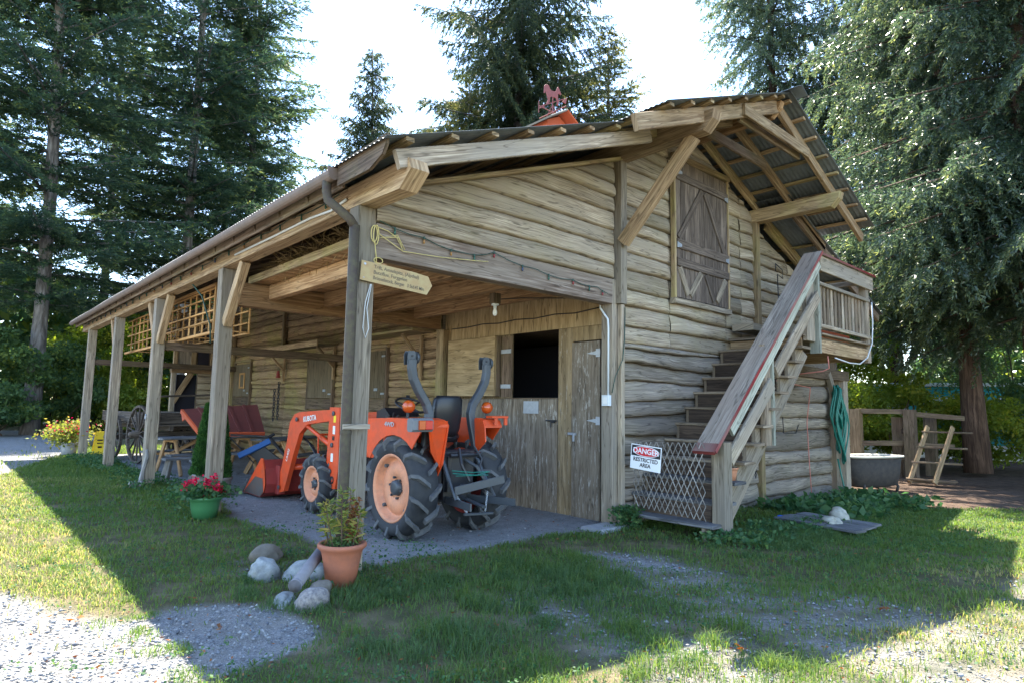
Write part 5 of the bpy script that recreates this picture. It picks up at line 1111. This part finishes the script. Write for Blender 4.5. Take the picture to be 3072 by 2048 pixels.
picnic('picnic table with grey top and orange legs left of the potted cedar',MT(1.55,10.0,0,8))
picnic('picnic table against the log wall right of the red metal hood',MT(3.0,8.9,0,35),1.9)
def stool(label,x,y,rz,w_=.7):
    M4=MT(x,y,0,rz); t=thing('bench',label,'bench',(x,y,0)); b_=MB(M4); b_.bar((-w_/2,0,.44),(w_/2,0,.44),.26,.045); b_.build('seat','grey_deck',t)
    for sx_ in(-1,1):
        for sy in(-1,1): b_=MB(M4); b_.bar((sx_*(w_/2-.12),sy*.07,.42),(sx_*(w_/2-.04),sy*.13,0),.04,.10); b_.build('leg','dead_wood',t)
stool('small grey bench behind the third post',.62,8.45,5,.75); stool('short pale topped bench next to the potted cedar',.85,7.75,12,.55)
# red hood
RH=thing('metal_hood','tilted ribbed red metal machine hood resting on the picnic tables','metal hood',(1.3,8.2,1.2))
def rp(u,v,w_=0):
    # u 0..1 across (X), v 0..1 down slope
    A=Vector((.52,8.35,1.44)); B=Vector((1.88,8.0,1.56)); C_=Vector((.72,7.75,1.0)); D_=Vector((1.88,7.5,1.0))
    p=(A*(1-u)+B*u)*(1-v)+(C_*(1-u)+D_*u)*v; return p+Vector((.1,.6,-.75)).normalized()*w_
b_=MB()
def strip(u0,u1,mat_r,w0=0,th=.03):
    b_.loft([[rp(u0,v,w0),rp(u1,v,w0),rp(u1,v,w0+th),rp(u0,v,w0+th)] for v in(0,.25,.5,.75,1)],r=mat_r)
for k in range(5): strip(k*.2+.004,k*.2+.196,.3+.1*k)
b_.build('panel','red_box',RH)
b_=MB()
for k in(1,2,3,4): b_.loft([[rp(k*.2-.02,v,-.025),rp(k*.2+.02,v,-.025),rp(k*.2+.02,v,0),rp(k*.2-.02,v,0)] for v in(0,.5,1)])
b_.build('rib','red_box',RH)
b_=MB(); b_.loft([[rp(0,v,0),rp(0,v,.10),rp(-.03,v,.10),rp(-.03,v,0)] for v in(0,.5,1)]); b_.prism([rp(0,0,0),rp(-.03,0,.0),rp(-.06,.25,.16),rp(0,.2,.1)],(0.02,0,0)); b_.loft([[rp(u,1,0),rp(u,1.03,0),rp(u,1.03,.10),rp(u,1,.10)] for u in(0,.5,1)]); b_.build('edge','red_box_edge',RH)
# blue loading tool
BT=thing('machine_attachment','black framed machine attachment with a bright blue plate between post and loader bucket','machine attachment',(1.4,7.0,.4))
b_=MB(); b_.bar((1.05,6.55,.60),(1.55,6.35,.88),.05,.12,up=(0,.6,.8)); b_.build('plate','blue_paint',BT)
b_=MB(); b_.bar((1.0,6.9,.98),(1.62,6.6,.95),.04,.035); b_.bar((1.60,6.55,.95),(1.95,5.9,.30),.05,.05); b_.bar((1.3,6.5,.75),(1.9,6.1,.20),.05,.28); b_.bar((.98,6.9,.95),(1.35,6.55,.45),.02,.02); b_.build('frame','black_metal',BT)
b_=MB(); b_.tube([(1.55,6.5,.93),(1.68,6.5,1.0)],.03,8); b_.build('knob','black_metal',BT)
# wagon
WG=thing('hay_wagon','dark old wooden hay wagon with tall spoked wheels at the far end of the porch','wagon',(1.3,13.5,.9))
WM=Matrix.Translation((1.38,13.6,0))@Matrix.Rotation(R_(8),4,'Z')
def wheelw(x,y,z,R,par):
    b_=MB(WM); b_.lathe((x,y,z),(1,0,0),[(R-.06,-.035),(R,-.035),(R,.035),(R-.06,.035)],40,closed=True); wo=b_.build('wheel','wagon_wood',par)
    b_=MB(WM)
    for k in range(14): a=2*math.pi*k/14; b_.bar((x,y+.09*math.sin(a),z+.09*math.cos(a)),(x,y+(R-.05)*math.sin(a),z+(R-.05)*math.cos(a)),.03,.045,up=(1,0,0))
    b_.build('spokes','wagon_wood',wo)
    b_=MB(WM); b_.lathe((x,y,z),(1,0,0),[(.05,-.22),(.075,-.18),(.11,-.05),(.12,0),(.11,.05),(.07,.14)],16,caps=True); b_.build('hub','wagon_wood',wo,True)
wheelw(-.82,-.7,.74,.74,WG); wheelw(.82,-.7,.74,.74,WG); wheelw(-.82,1.05,.6,.6,WG); wheelw(.82,1.05,.6,.6,WG)
def wb(nm,*a,mat='wagon_wood',**k): b_=MB(WM); b_.bar(*a,**k); return b_.build(nm,mat,WG)
wb('axle',(-.82,-.7,.74),(.82,-.7,.74),.1,.12); wb('axle',(-.82,1.05,.6),(.82,1.05,.6),.1,.12)
for x in(-.3,.3): wb('bed_beam',(x,-1.4,.90),(x,2.6,.90),.09,.12)
b_=MB(WM); b_.box(-.62,.62,-1.4,2.5,.96,1.0); b_.build('bed','wagon_wood',WG)
b_=MB(WM)
for s in(-1,1): b_.bar((s*.60,-1.4,1.16),(s*.66,2.5,1.16),.03,.28,up=(0,0,1))
b_.bar((-.6,-1.42,1.16),(.6,-1.42,1.16),.03,.28); b_.build('side_board','wagon_wood',WG)
b_=MB(WM); 
for x in(-.70,-.62,-.54,-.46): b_.bar((x,-1.3+(x+.7)*1.2,1.28),(x-.18,-1.55+(x+.7)*1.2,1.72),.03,.03)
b_.bar((-.9,-1.55,1.70),(-.55,-1.2,1.60),.035,.03); b_.build('ladder_side','wagon_wood',WG)
wb('top_pole',(-.85,-1.5,1.70),(.95,-1.6,1.80),.05,.05); wb('stake',(.70,-1.45,1.1),(.62,-1.6,1.95),.05,.04); wb('stake',(-.62,-1.45,1.1),(-.8,-1.55,1.75),.05,.04); wb('tongue',(0,-1.4,.7),(-.1,-1.9,.55),.08,.08)
# milk can and tools by far room
b_=MB(); b_.lathe((3.0,15.2,0.9),(0,0,1),[(.14,0),(.15,.03),(.15,.32),(.09,.42),(.09,.48),(.12,.50),(.12,.54),(.001,.56)],18); tag(b_.build('milk_can','white_plastic',None,True),'pale milk can standing before the dark room doorway','milk can')
b_=MB(); b_.box(2.7,3.3,14.9,15.5,0,.9); tag(b_.build('crate','brown_timber'),'brown wooden crate carrying the pale milk can','crate')
# ------------------------------------------------------------------ trees
def conifer(H_,z0,Rm,nb,style,seed,step=.34,piece=(.24,.06),per=7,trunk_r=.3,shape=.85,upper=None):
    """returns (pieces V, rnd, trunk MB) in local coords"""
    g=np.random.default_rng(seed)
    t_=np.sort(g.random(nb))**.9; z=z0+(H_-z0)*t_; az=np.arange(nb)*2.39996+g.normal(0,.35,nb)
    L=Rm*(1-t_)**shape*g.uniform(.62,1.12,nb)*np.where(t_<.12,.55+t_*3.7,1)+.25
    s0={'fir':.10,'spruce':-.02,'cedar':-.15}[style]+.55*t_**2; droop={'fir':.16,'spruce':.30,'cedar':.42}[style]; up={'fir':.10,'spruce':.22,'cedar':.22}[style]
    out=[];rn=[]; tb_=MB()
    lean=g.normal(0,.15,2)
    tp=[(lean[0]*math.sin(k*.9)*.5,lean[1]*math.sin(k*.7+1)*.5,H_*k/8) for k in range(9)]
    tb_.tube(tp,[trunk_r*(1-.94*(k/8))**.9*(1.25 if k==0 else 1)+.01 for k in range(9)],12)
    for i in range(nb):
        dx,dy=math.cos(az[i]),math.sin(az[i]); l=L[i]
        def bp_(t): 
            t=np.asarray(t)[...,None]; base=np.array([0,0,z[i]]); return base+np.array([dx,dy,0])*l*t+np.array([0,0,1.])*(s0[i]*l*t-droop*l*t**2+up*l*t**3)
        if l>.8:
            P5=bp_(np.array([0,.35,.7,1.])); tb_.tube([tuple(p) for p in P5],[.012+.018*l*.5,.010+.012*l*.4,.008+.004*l,.004],4,caps=False)
        K=max(3,int(l/step)); kk=(np.arange(K)+g.random(K))/K; tw=[]
        for sgn in(-1,1):
            tt=np.clip(kk+g.normal(0,.02,K),.06,1); 
            base=bp_(tt); fwd=unit(bp_(np.minimum(tt+.03,1.03))-base)
            side=np.array([-dy,dx,0])*sgn
            D=unit(side*.8+fwd*g.uniform(.45,.9,(K,1))+np.array([0,0,{'fir':-.08,'spruce':-.45,'cedar':-.55}[style]]))
            tl=(.20+.36*l*(1-tt)**.7*np.minimum(1,tt*3+.3))*g.uniform(.6,1.2,K)
            if style=='spruce': tl=tl*.75+.12
            n_=np.maximum(2,(tl/.24*per*.5).astype(int)); idx=np.repeat(np.arange(K),n_); s=g.random(len(idx))**.8
            P=base[idx]+D[idx]*(tl[idx]*s)[:,None]
            hang=np.array([0,0,-1.])*((tl[idx]*s)**1.6*{'fir':.35,'spruce':.6,'cedar':.50}[style])[:,None]; P=P+hang+g.normal(0,.025,P.shape)
            nd=unit(D[idx]*{'fir':.8,'spruce':.35,'cedar':.45}[style]+fwd[idx]*.3+g.normal(0,{'fir':.38,'spruce':.38,'cedar':.6}[style],P.shape)+np.array([0,0,{'fir':-.1,'spruce':-.75,'cedar':-.50}[style]]))
            out.append((P,nd)); rn.append(np.clip(.25+.5*s+g.normal(0,.15,len(s))+.15*(tt[idx]-.5),0,1))
        # along the branch itself
        n_=int(l*per*1.2); tt=g.random(n_); P=bp_(tt)+g.normal(0,.03,(n_,3)); nd=unit(g.normal(0,.5,(n_,3))+np.array([dx,dy,-.2])); out.append((P,nd)); rn.append(np.full(n_,.4))
    C=np.concatenate([o[0] for o in out]); D=np.concatenate([o[1] for o in out]); R__=np.concatenate(rn)
    P,Fq=leaves(C,D,piece[0]*g.uniform(.7,1.3,len(C)),piece[1]*g.uniform(.7,1.3,len(C)),seed)
    return P,Fq,R__,tb_
TP={}
GF='tall firs beyond the driveway'
def proto(key,leafm,barkm,**k):
    P,Fq,R__,tb_=conifer(**k); print(key,len(Fq)); cr=bulk('crown',P,Fq,leafm,R__); tr=tb_.build('trunk',barkm,None,True); TP[key]=(cr,tr); return cr,tr
used_=set()
def place_tree(key,name,label,cat,x,y,z=0,rz=0,s=1,sz=None,group=None,tilt=0,ta=0):
    if group==GF: k_=1.42; x,y,s=CAM.x+(x-CAM.x)*k_,CAM.y+(y-CAM.y)*k_,s*k_; sz=sz and sz*k_; z=0
    cr,tr=TP[key]; t=thing(name,label,cat,(x,y,z),group)
    if key in used_: cr,tr=cr.copy(),tr.copy(); col.objects.link(cr); col.objects.link(tr)
    used_.add(key); cr.parent=t; tr.parent=t; t.rotation_euler=(tilt*math.cos(ta),tilt*math.sin(ta),R_(rz)); t.scale=(s,s,sz or s); return t
proto('firA','needle_fir','bark_fir',H_=31,z0=3.2,Rm=4.9,nb=235,style='fir',seed=101,trunk_r=.21,per=26,step=.27,piece=(.17,.036),shape=.6)
proto('firB','needle_fir','bark_fir',H_=29,z0=4.0,Rm=4.4,nb=225,style='fir',seed=102,trunk_r=.20,per=26,step=.27,piece=(.17,.036),shape=.65)
proto('spruce','needle_spruce','bark_fir',H_=26,z0=1.5,Rm=7.0,nb=200,style='spruce',seed=103,trunk_r=.24,per=22,step=.24,piece=(.24,.05),shape=.8)
proto('big','needle_spruce','bark_fir',H_=40,z0=4,Rm=8.8,nb=250,style='spruce',seed=104,trunk_r=.5,per=24,step=.24,piece=(.22,.05),shape=.6)
proto('pine','needle_pale','bark_fir',H_=24,z0=3,Rm=4.8,nb=190,style='fir',seed=105,trunk_r=.25,per=24,step=.25,piece=(.17,.045),shape=.5)
proto('cedarA','needle_cedar','bark_cedar',H_=27,z0=4.2,Rm=6.0,nb=230,style='cedar',seed=106,trunk_r=.29,per=42,step=.26,piece=(.13,.034),shape=.62)
proto('cedarB','needle_cedar','bark_cedar',H_=25,z0=4.4,Rm=5.4,nb=210,style='cedar',seed=107,trunk_r=.28,per=42,step=.26,piece=(.13,.034),shape=.6)
place_tree('firA','fir_tree','tall dark fir with pale bare lower trunk, leftmost whole trunk beyond the driveway','tree',-1.0,19.5,.3,0,1.0,group=GF,tilt=R_(2.2),ta=-.6)
place_tree('firB','fir_tree','fir with a straight pale trunk rising behind the eave of the porch','tree',3.6,21.3,0,40,1.08,group=GF)
place_tree('firA','fir_tree','slimmer fir whose trunk leans slightly right behind the far roof edge','tree',6.6,22.3,0,150,.86,1.0,group=GF,tilt=R_(1.5),ta=1.4)
place_tree('firB','fir_tree','dense fir cut off by the left border of the view','tree',-4.6,21.5,0,200,1.1,group=GF)
place_tree('firA','fir_tree','fir standing far back between the two nearer trunks','tree',2.2,30,0,70,1.0,group=GF)
place_tree('firB','fir_tree','fir far back to the left of the driveway bend','tree',-4.5,33,0,110,1.15,group=GF)
place_tree('firA','fir_tree','fir far back behind the leaning slim fir','tree',8.5,33,0,250,.95,group=GF)
place_tree('spruce','spruce_tree','slim pointed spruce standing alone against the sky above the roof','tree',17.2,31.6,0,0,.98,1.01)
place_tree('big','spruce_tree','huge dark spruce with drooping branches behind the barn roof','tree',18.2,17.6,0,20,.92)
place_tree('pine','pine_tree','paler yellowish pine in front of the huge spruce on its left','tree',15.6,18.6,0,60,.88,.74)
place_tree('pine','pine_tree','paler pine right of the huge spruce, its tips against the sky','tree',21.4,14.2,0,190,.92,.88)
place_tree('cedarA','cedar_tree','big drooping cedar whose dark trunk stands behind the rail fence','tree',19.6,-1.1,-.1,0,1.0,tilt=R_(2),ta=2.6)
place_tree('cedarB','cedar_tree','drooping cedar with a reddish trunk at the right border','tree',17.6,-2.9,-.1,100,.98)
place_tree('cedarA','cedar_tree','drooping cedar behind the roof peak, its left side against the sky','tree',29.0,8.9,0,220,1.25)
place_tree('cedarB','cedar_tree','cedar filling the gap behind the two dark trunks','tree',34.5,-4.5,0,300,1.35)
place_tree('cedarB','cedar_tree','cedar beyond the right border with boughs reaching into view','tree',17.2,-8.6,0,30,1.05)
place_tree('cedarA','cedar_tree','far cedar closing the gap to the right of the roof peak','tree',31.5,4.2,0,80,1.3)
# broadleaf shrubs and small trees
def shrub(name,label,cat,c,rad,h,n,mat,seed,leaf=(.13,.075),stems=6,z0=.3,group=None,clumps=40):
    g=np.random.default_rng(seed); t=thing(name,label,cat,c,group); K=clumps
    u=unit(g.normal(size=(K,3))); rr_=g.uniform(.45,1,K)[:,None]; cc=u*rr_*[rad,rad,h*.5]+[0,0,z0+h*.5]; cc[:,2]=np.maximum(cc[:,2],.15)
    idx=g.integers(0,K,n); off=unit(g.normal(size=(n,3)))*g.random((n,1))**.5*rad*.32; off[:,2]*=.55
    C=cc[idx]+off+np.array(c); D=g.normal(size=(n,3))+[0,0,-.35]
    P,Fq=leaves(C,D,leaf[0]*g.uniform(.6,1.3,n),leaf[1]*g.uniform(.7,1.2,n),seed,.15); bulk('crown',P,Fq,mat,np.clip(g.random(n)*.6+g.random(K)[idx]*.5,0,1),parent=t)
    b_=MB()
    for k in range(stems):
        e=cc[g.integers(0,K)]; s_=np.array([g.normal(0,.12),g.normal(0,.12),0]); mdl=(s_+e)/2+g.normal(0,.1,3)*[1,1,0]; b_.tube([np.array(c)+s_,np.array(c)+mdl,np.array(c)+e],[.035,.022,.008],5)
    b_.build('trunk','bark_cedar',t); return t
GB='bushes lining the driveway behind the porch'
bs=[(-1.9,17.8,1.6,3.2,'leaf_dark','dark rounded bush at the left border beside the driveway'),(.6,21.5,1.9,4.2,'leaf_bright','bright sunlit bush seen between the far porch posts'),(-.4,19.6,1.5,3.0,'leaf_dark','dark bush at the foot of the leftmost fir trunk'),(2.4,23.5,2.0,5.0,'leaf_bright','tall bright bush just behind the far end of the porch'),(-4.0,25,2.4,4.6,'leaf_bright','broad sunny bush far left beyond the driveway'),(0.8,27.5,2.6,5.6,'leaf_dark','high dark bush behind the leftmost trunk'),(4.6,26.5,2.2,5.0,'leaf_bright','bright bush glimpsed through the hay rack'),(-7.0,22,2.4,4.6,'leaf_dark','dark bush cut by the left border'),(1.5,19.2,1.0,1.7,'leaf_bright','low sunny bush right behind the wagon')]
for k,(x,y,r_,h_,mt_,lb) in enumerate(bs): x,y=CAM.x+(x-CAM.x)*1.5,CAM.y+(y-CAM.y)*1.5; shrub('bush',lb,'bush',(x,y,0),r_*1.45,h_*1.5,13000,mt_,200+k,leaf=(.19,.12),group=GB,z0=.0,clumps=42)
GS='shrubs behind the rail fence'
bs=[(18.6,2.6,1.6,3.6,'leaf_bright','bright shrub beside the hanging hose, above the bathtub'),(19.8,1.0,1.4,3.0,'leaf_bright','sunny shrub behind the middle of the rail fence'),(21.5,-.6,1.7,2.4,'leaf_bright','low bright shrub between the two cedar trunks'),(23.5,-3.2,2.2,4.6,'leaf_dark','dark shrub behind the reddish trunk'),(17.2,4.6,1.5,4.6,'leaf_bright','tall thin leaved shrub hidden partly by the landing'),(24,5.5,2.4,7.0,'leaf_bright','tall bright maple behind the teal trailer front'),(22.3,3.6,1.9,5.4,'leaf_bright','leafy bright shrub in front of the left end of the trailer'),(28,-1,3.0,8.0,'leaf_dark','large dark shrub at the end of the trailer')]
for k,(x,y,r_,h_,mt_,lb) in enumerate(bs): shrub('shrub',lb,'shrub',(x,y,-.1),r_,h_,9000 if k<3 else 16000,mt_,230+k,leaf=(.15,.07),group=GS,z0=.1,clumps=50,stems=10)
# far woods: one mass
g=np.random.default_rng(77); n_=90000; a=g.uniform(R_(-40),R_(130),n_); d=g.uniform(44,58,n_); wob=7+3*np.sin(a*9)+2.2*np.sin(a*23+1)
z=g.random(n_)**.8*np.maximum(3,wob); C=np.stack([CAM.x+d*np.sin(a),CAM.y+d*np.cos(a),z],1)
P,Fq=leaves(C,g.normal(size=(n_,3))+[0,0,-.3],g.uniform(.5,1.0,n_),g.uniform(.25,.5,n_),78); o=bulk('far_woods',P,Fq,'leaf_dark',g.random(n_)); tag(o,'dense dark woods far behind the driveway and the trailer','woods',kind='stuff')

# ------------------------------------------------------------------ ground cover
g=np.random.default_rng(55)
def visible_pts(n,rmin,rmax,pw):
    """random ground points in a wide fan in front of the viewpoint, denser near"""
    a=g.uniform(R_(-8),R_(92),n); u=g.random(n); r_=(rmin**pw+u*(rmax**pw-rmin**pw))**(1/pw)
    return CAM.x+r_*np.sin(a),CAM.y+r_*np.cos(a),r_
def blades(x,y,h,w,lean,seed,z0=-.01):
    q=np.random.default_rng(seed); n=len(x); a=q.uniform(0,6.28,n); l=lean*h*q.uniform(.2,1.3,n); b0=np.stack([x,y,gz(x,y)+z0],1)
    d=np.stack([np.cos(a),np.sin(a),np.zeros(n)],1); s=np.stack([-np.sin(a+q.normal(0,.6,n)),np.cos(a),np.zeros(n)],1)*w[:,None]*.5
    md=b0+d*(l*.35)[:,None]+np.array([0,0,1])*(h*.62)[:,None]; tp=b0+d*l[:,None]+np.array([0,0,1])*h[:,None]*(1-.25*np.minimum(1,l/h))[:,None]
    V=np.stack([b0-s,b0+s,md+s*.75,md-s*.75,tp],1).reshape(-1,3); i=np.arange(n)*5
    F1=np.stack([i,i+1,i+2,i+3],1); F2=np.stack([i+3,i+2,i+4,i+4],1)
    return V,F1,F2
def grassobj(name,label,mat,x,y,h,w,lean,rnd,seed):
    V,F1,F2=blades(x,y,h,w,lean,seed); n=len(x)
    me=bpy.data.meshes.new(name); me.vertices.add(len(V)); me.vertices.foreach_set('co',V.astype(np.float32).ravel())
    li=np.concatenate([F1.ravel(),F2[:,:3].ravel()]); me.loops.add(len(li)); me.loops.foreach_set('vertex_index',li.astype(np.int32)); me.polygons.add(2*n)
    me.polygons.foreach_set('loop_start',np.concatenate([np.arange(n)*4,4*n+np.arange(n)*3]).astype(np.int32))
    at=me.attributes.new('rnd','FLOAT','FACE'); at.data.foreach_set('value',np.tile(np.clip(rnd,0,1),2).astype(np.float32))
    me.materials.append(M[mat]); me.update(calc_edges=True); o=bpy.data.objects.new(name,me); col.objects.link(o); return tag(o,label,'grass',kind='stuff')
x,y,r_=visible_pts(1050000,1.5,26,1.15)
gm,pm,dm=masks(x,y); inb=(x>-.2)&(x<12.4)&(y>.15)&(y<17)
dens=np.clip(1-gm*1.15-pm*1.3-dm*1.1,0.0,1)*np.clip(.58+.55*nz(x,y,1.6)+.25*nz(y,x,4.5),.08,1)+.035*(gm>.3)*(gm<1.01)*(nz(x,y,5)>.25)
dens=np.where(inb,np.where(pm<.4,dens,0),dens); keep=g.random(len(x))<dens; x,y,r_,gm=x[keep],y[keep],r_[keep],gm[keep]
n=len(x); hh=(.026+.034*g.random(n)+.05*np.clip(nz(x,y,1.2)+.5*nz(y,x,3.2),0,1))*(1+.5*(g.random(n)<.06)); dry_sunlit=np.clip(.42+.5*nz(y,x,.9)+.2*nz(x,y,3.1)+.8*sm(-1.7,-2.1,x)+.45*sm(-3.4,-4.2,y)+.25*gm,0,1)  # patchy dry turf, plus sunlit yellowing painted in beyond the shadow edges
grassobj('grass','short mown lawn grass, green in the shade and straw coloured in the sun','grass_blade',x,y,hh*(.8+.3*np.minimum(r_/8,1)),.0028+.0008*r_,.95,g.random(n)*.62+dry_sunlit*.45,61)
print('grass',n)
# taller clumps
def tufts(name,label,mat,spots,seed,hmul=1):
    q=np.random.default_rng(seed); X_,Y_,Hh=[],[],[]
    for (cx_,cy_,r_,n_,h_) in spots:
        n_=int(n_*1.5); a=q.uniform(0,6.28,n_); d=r_*1.25*q.random(n_)**.6; X_.append(cx_+d*np.cos(a)); Y_.append(cy_+d*np.sin(a)); Hh.append(h_*q.uniform(.45,1.1,n_)*(1-.5*(d/r_/1.25)))
    X_,Y_,Hh=map(np.concatenate,(X_,Y_,Hh)); return grassobj(name,label,mat,X_,Y_,Hh,.0035+.003*q.random(len(X_)),.9,q.random(len(X_))*.8,seed)
q=np.random.default_rng(9); sp=[]
for k in range(46): sp.append((q.uniform(4.2,7.6),q.uniform(-2.3,-1.45),q.uniform(.10,.28),q.integers(90,240),q.uniform(.10,.26)))
for k in range(60): sp.append((q.uniform(3.6,11.5),q.uniform(-3.2,-1.5),q.uniform(.10,.3),q.integers(60,180),q.uniform(.06,.14)))
for k in range(52): sp.append((q.uniform(-.9,1.9),q.uniform(-2.5,-.35),q.uniform(.08,.30),q.integers(50,200),q.uniform(.07,.21)))
for k in range(30): a=q.uniform(0,6.28); sp.append((-.55+.55*math.cos(a),-.2+.75*math.sin(a),.09,70,q.uniform(.06,.13)))
for k in range(22): sp.append((q.uniform(7.4,11.8),q.uniform(-.9,-.25),q.uniform(.08,.2),110,q.uniform(.10,.22)))
tufts('tall_grass','long lush grass tufts round the stair foot, the planter and the rocks','grass_dark',sp,63)
sp=[]
for k in range(40): sp.append((q.uniform(-.9,1.6),q.uniform(-2.4,-.2),q.uniform(.05,.2),q.integers(20,70),q.uniform(.08,.2)))
for k in range(24): sp.append((q.uniform(-.9,1.0),q.uniform(-3.4,-2.3),q.uniform(.1,.25),130,q.uniform(.07,.14)))
for k in range(40): sp.append((q.uniform(-2.25,-1.75),q.uniform(-1.6,9),q.uniform(.05,.12),70,q.uniform(.05,.10)))
for k in range(26): sp.append((q.uniform(-1.2,1.4),q.uniform(-4.3,-3.0),q.uniform(.08,.2),130,q.uniform(.08,.16)))
tufts('tall_grass','yellow green seeding grass along the sunny edges of the lawn','grass_blade',sp,64)
# broad weeds
def weeds(label,spots,seed,leafL=.10,leafW=.07,mat='weed_leaf'):
    q=np.random.default_rng(seed); Cs=[];Ds=[];Ls=[]
    for (cx_,cy_,r_,n_,h_,l_) in spots:
        a=q.uniform(0,6.28,n_); d=r_*np.sqrt(q.random(n_)); xx=cx_+d*np.cos(a); yy=cy_+d*np.sin(a); Cs.append(np.stack([xx,yy,gz(xx,yy)+q.random(n_)**.6*h_],1)); Ds.append(np.stack([np.cos(a+q.normal(0,1,n_)),np.sin(a+q.normal(0,1,n_)),q.normal(.15,.35,n_)],1)); Ls.append(np.full(n_,l_)*q.uniform(.6,1.2,n_))
    C,D,L_=np.concatenate(Cs),np.concatenate(Ds),np.concatenate(Ls); P,Fq=leaves(C,D,L_,L_*.72,seed,.2); o=bulk('weeds',P,Fq,mat,q.random(len(C))); return tag(o,label,'weeds',kind='stuff')
q=np.random.default_rng(12); sp=[]
for k in range(55): sp.append((q.uniform(7.6,11.6),q.uniform(-1.9,-.5),.28,26,.16,.15))
for k in range(30): sp.append((q.uniform(3.9,7.2),q.uniform(-2.0,-1.4),.2,26,.12,.07))
for k in range(8): sp.append((q.uniform(3.75,4.0),q.uniform(-.35,-.15),.12,60,.28,.06))
weeds('broad leaved ground weeds beside the stairs and below the hanging hose',sp,71)
sp=[]
for k in range(90): yy=q.uniform(4.4,15.5); sp.append((q.uniform(-.45,.30),yy,.2,34,.14,.055))
for k in range(34): sp.append((q.uniform(-.5,1.1),q.uniform(-.6,3.2),.22,22,.07,.035))
weeds('small leaved creeping weeds along the foot of the porch posts',sp,72)
x,y,r_=visible_pts(30000,1.8,14,1.2); gm,pm,dm=masks(x,y); k_=(g.random(len(x))<.55*(1-gm*.7)*(1-pm)*np.clip(.35+.8*nz(y,x,1.9),0,1)); x,y=x[k_],y[k_]; n_=len(x)
idx=np.repeat(np.arange(n_),5); C=np.stack([x[idx]+g.normal(0,.015,len(idx)),y[idx]+g.normal(0,.015,len(idx)),gz(x[idx],y[idx])+.012+g.random(len(idx))*.035],1); P,Fq=leaves(C,g.normal(size=C.shape)*[1,1,.25],g.uniform(.014,.034,len(C)),g.uniform(.012,.024,len(C)),91); o=bulk('clover',P,Fq,'weed_leaf',g.random(len(C))); tag(o,'small clover and dandelion leaves dotted through the lawn','clover',kind='stuff')
x,y,r_=visible_pts(9000,1.5,16,1.2); k_=g.random(len(x))<.5; x,y=x[k_],y[k_]; n_=len(x); C=np.stack([x,y,gz(x,y)+.006+g.random(n_)*.02],1); P,Fq=leaves(C,g.normal(size=C.shape)*[1,1,.15],g.uniform(.01,.045,n_),g.uniform(.004,.018,n_),92,.2); o=bulk('litter',P,Fq,'leaf_brown',g.random(n_)); tag(o,'dry brown leaf and twig litter strewn over grass and gravel','litter',kind='stuff')
# stones of the gravel
n_=60000; x,y,r_=visible_pts(n_,1.2,13,1.15); gm,pm,dm=masks(x,y); k_=g.random(n_)<np.clip(gm*1.0+.10*pm,0,1); x,y,r_=x[k_],y[k_],r_[k_]; n=len(x); s=(.005+.010*g.random(n)**2)*(1+.05*r_)
o6=np.array([[1,0,0],[0,1,0],[-1,0,0],[0,-1,0],[0,0,1],[0,0,-1]],float); f8=np.array([[0,1,4],[1,2,4],[2,3,4],[3,0,4],[1,0,5],[2,1,5],[3,2,5],[0,3,5]])
th=g.uniform(0,6.28,n); sc_=g.uniform(.6,1.3,(n,1,3))*[1,1,.65]; V=o6[None]*sc_*s[:,None,None]; V=V+g.normal(0,.15,V.shape)*s[:,None,None]
cx_,sx_=np.cos(th)[:,None],np.sin(th)[:,None]; V=np.stack([V[...,0]*cx_-V[...,1]*sx_,V[...,0]*sx_+V[...,1]*cx_,V[...,2]],-1); V+=np.stack([x,y,gz(x,y)-.015+s*.3],1)[:,None,:]
Fq=(f8[None]+6*np.arange(n)[:,None,None]).reshape(-1,3); m,nn_,bb_=newmat('gravel_stone'); at=ND(nn_,'ShaderNodeAttribute',attribute_name='rnd'); rp_=ramp(nn_,[(0,(.10,.105,.12)),(.5,(.22,.23,.245)),(.9,(.29,.28,.265)),(1,(.38,.37,.35))]); nn_.links.new(at.outputs['Fac'],rp_.inputs[0]); nn_.links.new(rp_.outputs[0],bb_.inputs['Base Color']); bb_.inputs['Roughness'].default_value=.85
o=bulk('gravel',V.reshape(-1,3),Fq,'gravel_stone',np.repeat(g.random(n),8)); tag(o,'loose grey crushed gravel scattered over the drive and the tyre tracks','gravel',kind='stuff'); print('stones',n)
# fallen leaves / chips
for k,(x_,y_) in enumerate(((-2.25,.1),(-1.5,-.75),(1.05,-3.35),(2.2,-4.0),(2.75,-3.7))):
    n_=3; C=np.array([x_,y_,gzf(x_,y_)+.005])+g.normal(0,.008,(n_,3)); P,Fq=leaves(C,g.normal(size=(n_,3))*[1,1,.1],.06,.035,80+k,.1); o=bulk('fallen_leaf',P,Fq,'leaf_brown',g.random(n_)); tag(o,['brown leaf scrap on the sunny gravel edge at left','brown leaf scrap on the shaded gravel patch','brown leaf scrap in the grass at the lower centre','reddish leaf scrap on the right gravel track','brown leaf scrap nearest the right shadow edge'][k],'leaf')
